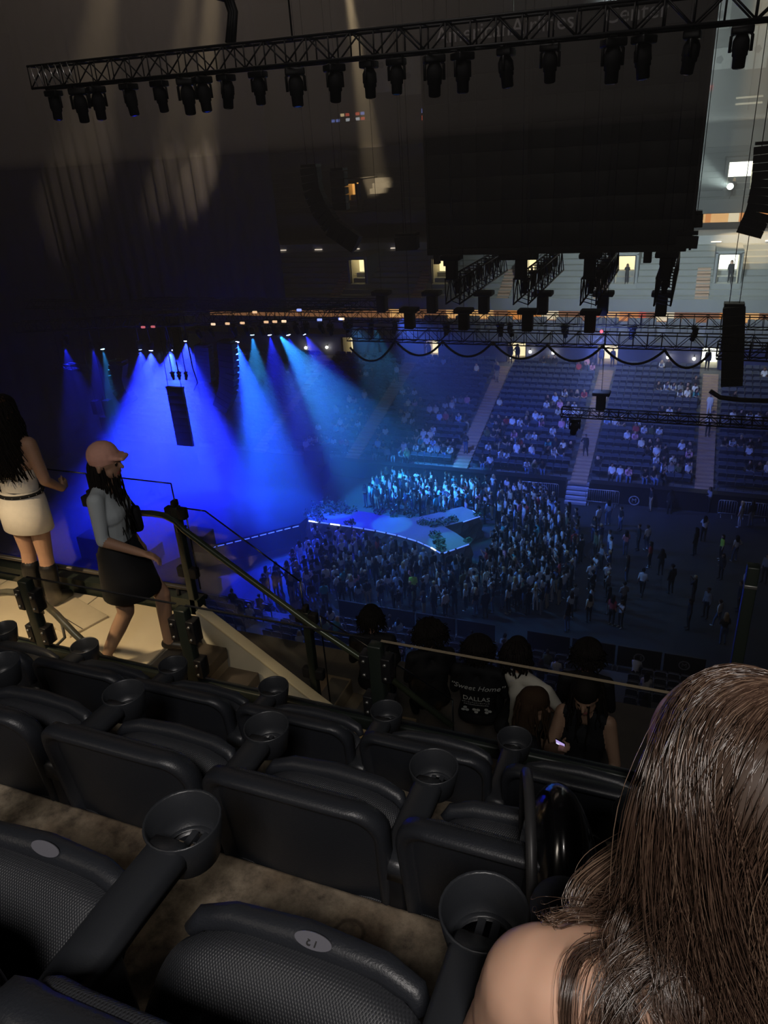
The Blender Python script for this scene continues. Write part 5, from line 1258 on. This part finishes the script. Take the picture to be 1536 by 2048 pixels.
# ================================================================== FOREGROUND PEOPLE
def dress(me, **k):
    d = dict(top=BLACK, fore=SK[1], bot=BLACK, shin=SK[1], shoe=BLACK, skin=SK[1], hair=HR['black'], lip=LIPM, eye=EYEM); d.update(k)
    for n in ('top', 'fore', 'bot', 'shin', 'shoe', 'skin', 'hair', 'lip', 'eye'): me.materials.append(d[n])
    return me
def loft(rings, n=28):
    """rings: (centre, rx, ry) stacked -> open tube"""
    g = MB(); vs = []
    for c, rx, ry, in rings:
        for k in range(n): a = 2 * PI * k / n; vs.append((c[0] + rx * math.cos(a), c[1] + ry * math.sin(a), c[2]))
    g.add(vs, [(j * n + i, j * n + (i + 1) % n, (j + 1) * n + (i + 1) % n, (j + 1) * n + i) for j in range(len(rings) - 1) for i in range(n)], 0, True)
    return g
def curls(center, rad, n, r, seed, zlo, mm, name, parent, wave=.02, seg=10):
    """a head of hanging curly locks around the back of a head"""
    rr = random.Random(seed); g = MB()
    for i in range(n):
        a = rr.uniform(PI * .98, 2 * PI * 1.01) if rr.random() < .8 else rr.uniform(0, 2 * PI); th = rr.uniform(.05, 1.2)
        p = Vector(center) + Vector((math.cos(a) * math.sin(th) * rad[0], math.sin(a) * math.sin(th) * rad[1], math.cos(th) * rad[2])); pts = [p.copy()]
        ph = rr.uniform(0, 6.3); end = zlo + rr.uniform(-.04, .12); out = Vector((math.cos(a), math.sin(a), 0))
        e = Vector(center) + out * rad[0] * rr.uniform(.95, 1.35); e.z = end; m_ = Vector(center) + Vector((out.x * rad[0] * 1.25, out.y * rad[1] * 1.2, -.02))
        for k in range(1, seg + 1):
            u = k / seg; q = p * (1 - u) ** 2 + m_ * 2 * u * (1 - u) + e * u * u
            q += Vector((math.cos(ph + u * 14), math.sin(ph + u * 14), .3 * math.sin(ph + u * 11))) * wave * u; pts.append(q)
        g.tube(pts, [r * (1 - .55 * k / seg) for k in range(seg + 1)], 5)
    return g.build(name, mm, parent)
WHITEC = mat('white_knit', (.66, .62, .56), .8, noise=.06, scale=30, bump=.1, bscale=200)
BOOT = mat('boot_black', (.010, .010, .011), .4, spec=.5)
# standing person in white, seen from behind
p = at(122, 1190, z=ZLAND); p.y = min(p.y, 3.84)
t = thing('person', 'person with long curly black hair in white top, white miniskirt and black boots', 'person', (p.x, p.y, ZLAND), R_(8)); t.scale = (1.05, 1.05, 1.05); t.rotation_euler = (0, R_(3.5), R_(8))
J = lerpP(STAND, elr=V(.25, -.02, 1.12), wrr=V(.24, .15, .98), ell=V(-.25, .0, 1.13), wrl=V(-.20, .14, .95), knl=V(-.075, .015, .49), anl=V(-.085, -.02, .10), knr=V(.085, .0, .49), anr=V(.09, -.02, .10), tol=V(-.10, .12, .04), tor=V(.11, .12, .04))
caps = human(J, 'short', .15, 0, True, True, SKIN, SKIN, SKIN, {'l': dict(d=V(.5, .6, -.3), n=V(-.8, .3, .2), curl=.7), 'r': dict(d=V(-.2, .9, .1), n=V(.9, .2, 0), curl=.9)}, SKIN, 1.0, SKIN)
for k in 'lr':      # boots
    a = J['an' + k]; caps += [(a + V(0, 0, .0), .058, J['kn' + k].lerp(a, .35), .068, SHOE), (a, .055, J['to' + k], .042, SHOE)]
link('body', dress(organic(caps, .0075, 3), top=WHITEC, bot=WHITEC, shoe=BOOT), t)
sk = loft([((0, 0, 1.02), .150, .112), ((0, 0, .985), .172, .125), ((0, -.01, .92), .190, .140), ((0, -.01, .86), .196, .142), ((0, 0, .70), .198, .140), ((0, 0, .695), .190, .132), ((0, 0, .72), .186, .13)]).build('skirt', WHITEC, t)
bl = MB(); nb = 36; pts = [(.168 * math.cos(2 * PI * k / nb), .124 * math.sin(2 * PI * k / nb), 1.0 + .012 * math.cos(2 * PI * k / nb)) for k in range(nb + 1)]
bl.tube(pts, .014, 6); be = bl.build('belt', BLACK, t)
for k in range(0, nb, 2): MB().sphere((pts[k][0] * 1.09, pts[k][1] * 1.11, pts[k][2]), .0045, 6, 4).build('stud', GREYMETAL, be)
tp = loft([((0, .005, 1.03), .142, .108), ((0, .008, 1.12), .140, .106), ((0, .012, 1.22), .162, .118), ((0, .012, 1.285), .172, .118), ((0, .012, 1.287), .164, .11)]).build('strapless_top', WHITEC, t)
curls((0, -.01, 1.615), (.108, .118, .112), 620, .0055, 4, 1.16, HR['black'], 'curly_hair', t, .026, 12)
curls((0, -.01, 1.63), (.095, .10, .105), 60, .007, 14, 1.52, HR['brown'], 'crown_hair', t, .008, 6)
# passing person with a cap
p = at(292, 1322, z=ZLAND)
t = thing('person', 'person striding along the landing in a peach cap, pale top and black skirt', 'person', (p.x, p.y, ZLAND), R_(-68)); t.scale = (.99, .99, .99)
J = lerpP(STAND, hd=V(0, .05, 1.575), che=V(0, .03, 1.25), nec=V(0, .025, 1.43), knl=V(-.08, .20, .52), anl=V(-.08, .17, .12), tol=V(-.09, .31, .05), knr=V(.08, -.02, .49), anr=V(.08, -.24, .13), tor=V(.09, -.12, .035), ell=V(-.22, -.06, 1.12), wrl=V(-.20, .06, .92), elr=V(.21, .0, 1.12), wrr=V(.18, .22, 1.0))
caps = human(J, 'cap', -.05, -.05, True, True, TOP, SKIN, SKIN, None, TOP, 1.0, SKIN)
PEACH = mat('cap_peach', (.62, .33, .26), .8, noise=.1, scale=30)
link('body', dress(organic(caps, .0075, 3), top=mat('pale_top', (.42, .47, .50), .8), bot=BLACK, shoe=BOOT, hair=PEACH), t)
loft([((0, 0.01, 1.04), .135, .108), ((0, 0, .95), .178, .135), ((0, .02, .80), .205, .175), ((0, .03, .62), .215, .20), ((0, .03, .615), .205, .19)]).build('skirt', mat('black_skirt', (.008, .008, .010), .8), t)
curls((0, .03, 1.56), (.088, .095, .07), 360, .0052, 8, 1.02, HR['black'], 'long_hair', t, .012, 12)
bg = MB().bbox((-.27, -.14, .96), (-.19, .12, 1.16), .03).build('shoulder_bag', BLACK, t); MB().tube([(-.23, -.10, 1.15), (-.20, -.02, 1.40), (-.12, .0, 1.47), (-.22, .10, 1.15)], .009).build('bag_strap', BLACK, bg)
# ---- group at the foot of the stair
def loge(px, py, yy, zf, label, hair, yaw, base=SIT, hy=0, hp=0, detail=False, voxel=.011, scale=1.0, over=None, mats=None, hands=None, fem=False, sleeve=TOP, top_chest=TOP, shin=SHIN, bare=False):
    q = at(px, py, y=yy); J = lerpP(base, **(over or {})); h = J['hd'] * scale; c, s_ = math.cos(yaw), math.sin(yaw)
    loc = V(q.x - (h.x * c - h.y * s_), yy - (h.x * s_ + h.y * c), zf)
    sc = (q.z - zf) / J['hd'].z
    t = thing('person', label, 'person', loc, yaw); t.scale = (scale, scale, sc if .8 < sc < 1.3 else scale)
    caps = human(J, hair, hy, hp, detail, fem, sleeve, shin, FORE, hands, top_chest)
    if bare:
        caps = [(a, b_, c_, d_, SKIN if (sl == BOT and i > 8) else sl) for i, (a, b_, c_, d_, sl) in enumerate(caps)]
    link('body', dress(organic(caps, voxel, 3), **(mats or {})), t)
    return t
def bench(x0, x1, y, z, h, n):
    for k in range(n):
        x = x0 + (x1 - x0) * (k + .5) / n
        o = link('stadium_seat', seat_mesh, None, (x, y, z)); tag(o, 'dark tip-up seat in the row at the foot of the stair', 'seat', 'seats at the foot of the stair')
t1 = loge(748, 1300, 5.2, 17.0, 'dark-haired person in dark clothes seated beside the brown blocks', 'short', .3, mats=dict(fore=BLACK, shin=BLACK, skin=SK[2]))
curls((0, .03, 1.19), (.105, .115, .10), 160, .009, 33, 1.10, HR['black'], 'short_curls', t1, .012, 5)
t2 = loge(858, 1268, 5.1, 17.0, 'person with a big round afro in a black top, turned towards the stage', 'afro', .5, mats=dict(skin=SK[2], fore=SK[2], shin=BLACK))
t3 = loge(958, 1300, 5.05, 17.0, 'person with a rounded afro in black shirt printed DALLAS on the back', 'afro', .1, mats=dict(skin=SK[2], fore=SK[2], shin=BLACK), scale=1.08)
t4 = loge(1036, 1308, 4.95, 17.0, 'dark-haired person in a white t-shirt leaning towards a neighbour', 'short', -.15, hy=.5, over=dict(pel=V(.10, 0, .5), che=V(.12, .04, .82), nec=V(.06, .07, 1.0), hd=V(0, .09, 1.15), shl=V(-.04, .05, .96), shr=V(.27, .03, .92), ell=V(-.03, .14, .72), elr=V(.38, .08, .74)), mats=dict(top=mat('white_tshirt', (.55, .51, .44), .85), fore=SK[1], shin=BLACK))
curls((0, .06, 1.19), (.11, .12, .10), 120, .012, 31, 1.08, HR['black'], 'wavy_hair', t4, .012, 6)
t6 = loge(1176, 1312, 5.05, 17.0, 'person with a tall dark afro in a dark top behind the person holding a phone', 'afro', .05, mats=dict(skin=SK[2], fore=SK[2], shin=BLACK))
for tt, sd in ((t2, 41), (t3, 42), (t6, 43)): curls((0, .01, 1.21), (.125, .12, .115) if tt is t2 else (.108, .106, .105), 280, .008, sd, 1.13, HR['black'], 'afro_curls', tt, .02, 4)
t5 = loge(1068, 1412, 4.25, 17.1, 'long-haired person in dark top with bare knees, head bowed sideways', 'long', -1.25, hy=-.1, hp=-.15, detail=True, voxel=.009, fem=True, mats=dict(hair=HR['brown'], shin=SK[1]), bare=True, shin=SKIN, over=dict(knl=V(-.10, .42, .58), knr=V(.10, .40, .55)))
curls((0, .03, 1.17), (.105, .115, .10), 150, .010, 51, .80, HR['brown'], 'long_hair', t5, .012, 10)
t7 = loge(1172, 1392, 4.3, 17.1, 'person in black sleeveless top turned round and holding a lit phone', 'long', PI - .1, hy=.05, hp=-.25, detail=True, voxel=.0075, fem=True, sleeve=SKIN, mats=dict(hair=HR['black'], shin=BLACK),
          over=dict(elr=V(.22, .12, .74), wrr=V(.10, .30, .89), ell=V(-.24, .05, .70), wrl=V(-.16, .26, .58)), hands={'r': dict(d=V(-.1, .55, .75), n=V(.9, .2, .3), curl=.95)})
curls((0, -.0, 1.17), (.11, .115, .10), 150, .010, 61, .86, HR['black'], 'long_hair', t7, .012, 10)
bpy.context.view_layer.update()
wp = t7.matrix_world @ V(.085, .365, .995)
ph = thing('phone', 'phone with glowing lilac screen in a raised hand', 'phone', wp, 0); ph.rotation_euler = (R_(35), R_(12), R_(-12))
MB().bbox((-.036, -.004, -.074), (.036, .004, .074), .003).build('case', BLACK, ph)
MB().box((-.032, -.0055, -.068), (.032, -.0042, .068)).build('display', mat('phone_display', (.6, .5, .9), .3, emit=(.62, .45, .95), estr=.9), ph); MB().box((-.030, -.0062, -.060), (.030, -.0056, -.03)).build('display_bar', mat('phone_white', (1, 1, 1), .3, emit=(.9, .9, 1), estr=1.2), ph)
# print on the back of the black shirt
PRN = mat('shirt_print', (.46, .46, .44), .8)
def back_print(parent, txt, size, z, y, shear=0.0, x=0):
    me = text_mesh(txt, size, .0012, shear); me.materials.append(PRN)
    me.transform(Matrix.Rotation(PI / 2, 4, 'X'))
    for v in me.vertices: v.co.y += .9 * v.co.x ** 2
    return link('print', me, parent, (x, y, z))
yb = -.122
back_print(t3, '\u201cSweet Home\u201d', .070, .86, yb + .012, .3); back_print(t3, 'DALLAS', .062, .755, yb)
g = MB()
for i in range(14): g.box((-.115 + i * .016, yb + .0 + .9 * (-.108 + i * .016) ** 2, .708 + .002 * (i % 3)), (-.104 + i * .016, yb + .002 + .9 * (-.108 + i * .016) ** 2, .716 + .004 * (i % 2)))
for i in range(13): g.box((-.10 + i * .0155, yb + .0 + .9 * (-.095 + i * .0155) ** 2, .686), (-.089 + i * .0155, yb + .002 + .9 * (-.095 + i * .0155) ** 2, .695 + .003 * (i % 2)))
g.build('small_print', mat('shirt_print_dim', (.20, .20, .20), .8), t3)
for k in range(3):
    g = MB(); cx = -.09 + k * .09; yy = yb + .9 * cx * cx - .001
    for q in range(3):
        a = PI / 2 + q * 2 * PI / 3 + (PI if k == 1 else .3 * k); e = [(cx + .018 * math.cos(a) + .016 * math.cos(2 * PI * i / 10), .632 + .018 * math.sin(a) + .013 * math.sin(2 * PI * i / 10)) for i in range(10)]
        g.add([(x, yy, z) for x, z in e] + [(x, yy + .002, z) for x, z in e], [tuple(range(10)), tuple(range(19, 9, -1))])
    g.build('print_flower', PRN, t3)

# ---- seated person with long brown hair right beside the camera
SKG = bpy.data.materials.new('near_skin'); SKG.use_nodes = True
bs = SKG.node_tree.nodes['Principled BSDF']; bs.inputs['Base Color'].default_value = (.60, .36, .25, 1); bs.inputs['Roughness'].default_value = .45; bs.inputs['Subsurface Weight'].default_value = .15; bs.inputs['Subsurface Radius'].default_value = (.012, .005, .003); bs.inputs['Subsurface Scale'].default_value = 1
GP = V(.112, .462, 20.335); GY = .22
t = thing('person', 'seated person with long brown hair and a bare shoulder, facing the stage', 'person', GP, GY)
J = lerpP(SIT, pel=V(0, .03, .50), che=V(0, .065, .78), shl=V(-.168, .06, .895), shr=V(.168, .06, .895), nec=V(.012, .085, .955), hd=V(.020, .15, 1.085), ell=V(-.225, .13, .64), elr=V(.225, .13, .64), wrl=V(-.10, .33, .62), wrr=V(.10, .33, .62))
caps = human(J, 'none', .42, -.12, True, True, SKIN, SHIN, SKIN, None, SKIN)
caps += [(J['hd'] + V(0, -.035, .035), .083, J['hd'] + V(0, .0, .040), .082, HAIR)]
for q in (-.05, -.017, .017, .05): caps.append((J['hd'] + V(q, -.055, .0), .034, J['hd'] + V(q * 1.1, -.10, -.20), .02, HAIR))
for q in (-1, 1):
    caps += [(V(q * .172, .06, .885), .060, V(q * .19, .08, .80), .054, SKIN), (V(q * .06, .03, .93), .05, V(q * .15, .045, .905), .052, SKIN), (V(q * .03, .06, .93), .05, V(q * .02, .085, 1.0), .047, SKIN), (V(q * .08, .02, .84), .07, V(q * .10, .03, .74), .075, SKIN)]
HB = mat('hair_scalp_brown', (.045, .026, .016), .6)
gb = organic(caps, .0068, 8); link('body', dress(gb, top=BLACK, bot=mat('dark_jeans', (.03, .035, .05), .8), shin=mat('dark_jeans', (.03, .035, .05), .8), fore=SKG, skin=SKG, hair=HB, shoe=BLACK), t)
tb = loft([((0, .045, .60), .150, .115), ((0, .05, .70), .160, .118), ((0, .06, .765), .172, .118), ((0, .06, .767), .165, .112)]).build('strapless_top', BLACK, t)
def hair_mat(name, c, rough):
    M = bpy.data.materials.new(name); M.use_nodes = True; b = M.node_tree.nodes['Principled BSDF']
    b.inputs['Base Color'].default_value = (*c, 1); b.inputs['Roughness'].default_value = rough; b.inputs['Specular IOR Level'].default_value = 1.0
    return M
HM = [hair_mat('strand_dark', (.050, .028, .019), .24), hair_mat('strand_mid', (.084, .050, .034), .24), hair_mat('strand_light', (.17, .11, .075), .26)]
rh = random.Random(77); HC = J['hd'] + V(0, -.008, .02)
bcap = [(np.array(c[0]), c[1], np.array(c[2]), c[3]) for c in caps if c[4] != HAIR]
def push(p, m_=.012):
    q = np.array(p)
    for a, r0, c, r1 in bcap:
        d = c - a; L = d @ d; u = min(1, max(0, ((q - a) @ d) / L)) if L > 1e-9 else 0
        o = q - a - d * u; dist = np.linalg.norm(o); r = r0 + (r1 - r0) * u + m_
        if dist < r and dist > 1e-6: q = q + o / dist * (r - dist)
    return Vector(q)
HYAW = .42
TILT = Matrix.Rotation(R_(34), 3, 'Y') @ Matrix.Rotation(R_(-12), 3, 'X')
def lock(phi, th0, length, seg=20):
    """guide: follows the skull, then hangs; phi measured from the face, in the head frame"""
    pts = []; rx, ry, rz = .089, .104, .104
    n1 = max(4, int(7 * (1 - th0 / 2.1) + 3)); sg = 1 if phi < PI else -1
    sw = rh.uniform(.05, .30) if phi > 1.6 else rh.uniform(.22, .48); ex = 1 if phi > 1.6 else 2.6; mg = rh.uniform(.008, .022)
    for k in range(n1):
        u = k / (n1 - 1); th = th0 + (1.75 - th0) * u; f = phi + (PI - phi) * sw * u ** ex
        a = HYAW + PI / 2 + f; lift = 1.0 + .05 * math.sin(u * PI)
        dv = TILT @ V(math.cos(a) * math.sin(th), math.sin(a) * math.sin(th), math.cos(th)); pts.append(HC + V(dv.x * rx * lift, dv.y * ry * lift, dv.z * rz * lift))
        if dv.z < -.25 and k >= 3: break
    d = (pts[-1] - pts[-2]).normalized(); p = pts[-1].copy(); step = length / seg; ph = rh.uniform(0, 6.28); am = rh.uniform(.006, .018); fr = rh.uniform(6, 10)
    out = V(p.x - HC.x, p.y - HC.y, 0).normalized()
    for k in range(seg):
        u = (k + 1) / seg
        d = (d * .66 + V((.16 if phi < PI else .0) + .02, -.10, -1) * .34).normalized(); p = p + d * step
        q = p + (V(math.cos(ph + fr * u), math.sin(ph + fr * u), 0)) * am * u * 1.6
        q = push(q, mg); p = p.lerp(q, .8); pts.append(q)
    for _ in range(4): pts = [pts[0]] + [(pts[i - 1] + pts[i] * 2 + pts[i + 1]) / 4 for i in range(1, len(pts) - 1)] + [pts[-1]]
    return pts
SV, SF, SMI, soff = [], [], [], 0
def strand(pts, r0, sl):
    global soff
    P_ = np.array(pts); n = len(P_); T = np.gradient(P_, axis=0); T /= np.linalg.norm(T, axis=1)[:, None] + 1e-9
    U = np.cross(T, np.array([.31, .52, .79])); U /= np.linalg.norm(U, axis=1)[:, None] + 1e-9; Wv = np.cross(T, U)
    rr_ = (r0 * (1 - .6 * np.arange(n) / n))[:, None]
    ring = np.stack([P_ + rr_ * (U * math.cos(a) + Wv * math.sin(a)) for a in (0, 2.094, 4.189)], 1).reshape(-1, 3)
    i = np.arange(n - 1)[:, None] * 3; k = np.arange(3)[None]; k2 = (k + 1) % 3
    SF.append((np.stack([i + k, i + k2, i + 3 + k2, i + 3 + k], -1).reshape(-1, 4)) + soff); SV.append(ring); SMI.append(np.full((n - 1) * 3, sl)); soff += 3 * n
for g_ in range(280):
    phi = rh.uniform(.30, 2 * PI - .40); th0 = rh.choice([rh.uniform(.04, .5), rh.uniform(.3, 1.1), rh.uniform(.8, 1.5)])
    if phi > 2 * PI - 1.0 or phi < 1.3: th0 = rh.uniform(.03, .55)
    ln = rh.uniform(.30, .50); gd = np.array([tuple(q) for q in lock(phi, th0, ln)]); n = len(gd); uu = np.arange(n) / n
    light = .15 if rh.random() < .75 else .6
    env = (.30 + .95 * np.sin(np.minimum(1, uu * 1.1) * PI) + .25 * uu)[:, None]
    for s_ in range(30):
        a = rh.uniform(0, 6.28); rr0 = abs(rh.gauss(0, .0068)) + .0008; cut = rh.randint(0, 5); fz = rh.uniform(0, 6.28)
        e1 = np.array([math.cos(a), math.sin(a), rh.uniform(-.3, .3)])
        pts = gd + e1 * rr0 * env + np.stack([np.sin(fz + 9 * uu), np.cos(fz + 8 * uu), 0 * uu], 1) * .003 * uu[:, None]
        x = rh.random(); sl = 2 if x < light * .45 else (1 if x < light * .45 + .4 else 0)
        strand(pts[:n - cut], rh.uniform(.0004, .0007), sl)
bpy.context.view_layer.update(); inv = t.matrix_world.inverted()
def manual(pts, n_, spread, sl_):
    P_ = [inv @ at(px, py, z=z) for px, py, z in pts]; gd = []
    for i in range(len(P_) - 1):
        a0 = P_[max(0, i - 1)]; a1, a2 = P_[i], P_[i + 1]; a3 = P_[min(len(P_) - 1, i + 2)]
        for k in range(6):
            u = k / 6; gd.append(.5 * ((2 * a1) + (a2 - a0) * u + (2 * a0 - 5 * a1 + 4 * a2 - a3) * u * u + (3 * a1 - a0 - 3 * a2 + a3) * u ** 3))
    gd = np.array([tuple(push(q, .005 + spread * .6)) for q in gd]); n = len(gd); uu = np.arange(n) / n
    for s_ in range(n_):
        a = rh.uniform(0, 6.28); e1 = np.array([math.cos(a), math.sin(a), rh.uniform(-.5, .5)]) * abs(rh.gauss(0, spread)); ph = rh.uniform(0, 6.3)
        strand((gd + e1 * (.5 + np.sin(uu * PI))[:, None] + np.stack([np.sin(ph + 7 * uu), np.cos(ph + 6 * uu), np.sin(ph + 5 * uu)], 1) * .0025)[:n - rh.randint(0, 4)], rh.uniform(.0004, .0007), rh.choice(sl_))
manual([(1330, 1640, 21.38), (1255, 1700, 21.33), (1185, 1760, 21.29), (1172, 1820, 21.27), (1230, 1870, 21.26), (1330, 1900, 21.26), (1450, 1930, 21.26)], 260, .008, [0, 1, 2, 2])  # paler outer lock: lighter hair tone plus streaks of light put into it
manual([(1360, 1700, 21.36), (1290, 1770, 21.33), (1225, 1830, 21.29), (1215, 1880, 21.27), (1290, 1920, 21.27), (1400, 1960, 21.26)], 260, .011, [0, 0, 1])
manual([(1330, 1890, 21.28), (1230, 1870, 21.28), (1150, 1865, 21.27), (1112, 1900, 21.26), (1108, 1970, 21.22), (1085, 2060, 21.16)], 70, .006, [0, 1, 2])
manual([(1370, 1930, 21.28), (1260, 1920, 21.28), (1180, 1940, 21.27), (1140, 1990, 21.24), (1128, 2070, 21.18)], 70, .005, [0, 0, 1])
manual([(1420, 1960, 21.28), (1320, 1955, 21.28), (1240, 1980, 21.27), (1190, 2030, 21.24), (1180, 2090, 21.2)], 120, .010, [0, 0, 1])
me = bpy.data.meshes.new('long_hair'); me.from_pydata(np.concatenate(SV).tolist(), [], np.concatenate(SF).tolist())
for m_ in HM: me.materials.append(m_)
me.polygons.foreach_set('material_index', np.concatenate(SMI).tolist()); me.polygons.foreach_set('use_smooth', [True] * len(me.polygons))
link('long_hair', me, t)

# ================================================================== HAZE
hz = MB().box((-61.9, 13.0, .02), (17.9, 79.9, 35.9)).build('stage_haze', [])
M = bpy.data.materials.new('haze'); M.use_nodes = True; nt = M.node_tree; nt.nodes.clear()
o = nt.nodes.new('ShaderNodeOutputMaterial'); vsn = nt.nodes.new('ShaderNodeVolumeScatter'); vsn.inputs['Density'].default_value = .0085; vsn.inputs['Anisotropy'].default_value = .25; vsn.inputs['Color'].default_value = (.95, .96, 1, 1)
nt.links.new(vsn.outputs[0], o.inputs['Volume']); hz.data.materials.append(M)
tag(hz, 'thin smoky haze hanging in the arena air', 'haze', kind='stuff')
fg = MB().box((-47, 24, .03), (-14, 52, 15.5)).build('stage_fog', [])
M = bpy.data.materials.new('fog'); M.use_nodes = True; nt = M.node_tree; nt.nodes.clear()
o = nt.nodes.new('ShaderNodeOutputMaterial'); vsn = nt.nodes.new('ShaderNodeVolumeScatter'); vsn.inputs['Anisotropy'].default_value = .1
tc = nt.nodes.new('ShaderNodeTexCoord'); mp = nt.nodes.new('ShaderNodeMapping'); mp.inputs['Location'].default_value = (30.5 / 15.5, -38 / 13.0, -4.5 / 10.0); mp.inputs['Scale'].default_value = (1 / 15.5, 1 / 13.0, 1 / 10.0)
ln_ = nt.nodes.new('ShaderNodeVectorMath'); ln_.operation = 'LENGTH'; mr = nt.nodes.new('ShaderNodeMapRange'); mr.interpolation_type = 'SMOOTHSTEP'; mr.inputs['From Min'].default_value = .1; mr.inputs['From Max'].default_value = 1.0; mr.inputs['To Min'].default_value = .045; mr.inputs['To Max'].default_value = 0.0
nt.links.new(tc.outputs['Object'], mp.inputs['Vector']); nt.links.new(mp.outputs[0], ln_.inputs[0]); nt.links.new(ln_.outputs['Value'], mr.inputs['Value']); nt.links.new(mr.outputs[0], vsn.inputs['Density'])
nt.links.new(vsn.outputs[0], o.inputs['Volume']); fg.data.materials.append(M)
tag(fg, 'denser blue lit fog drifting over the main stage', 'fog', kind='stuff')
rz_ = MB().box((-61.8, 13.2, 22.4), (17.8, 79.8, 35.8)).build('roof_haze', [])
M = bpy.data.materials.new('roof_smoke'); M.use_nodes = True; nt = M.node_tree; nt.nodes.clear()
o = nt.nodes.new('ShaderNodeOutputMaterial'); vsn = nt.nodes.new('ShaderNodeVolumeScatter'); vsn.inputs['Density'].default_value = .012; vsn.inputs['Anisotropy'].default_value = .2; vsn.inputs['Color'].default_value = (1, .97, .93, 1)
nt.links.new(vsn.outputs[0], o.inputs['Volume']); rz_.data.materials.append(M)
tag(rz_, 'brownish smoke layer gathered under the roof', 'smoke', kind='stuff')
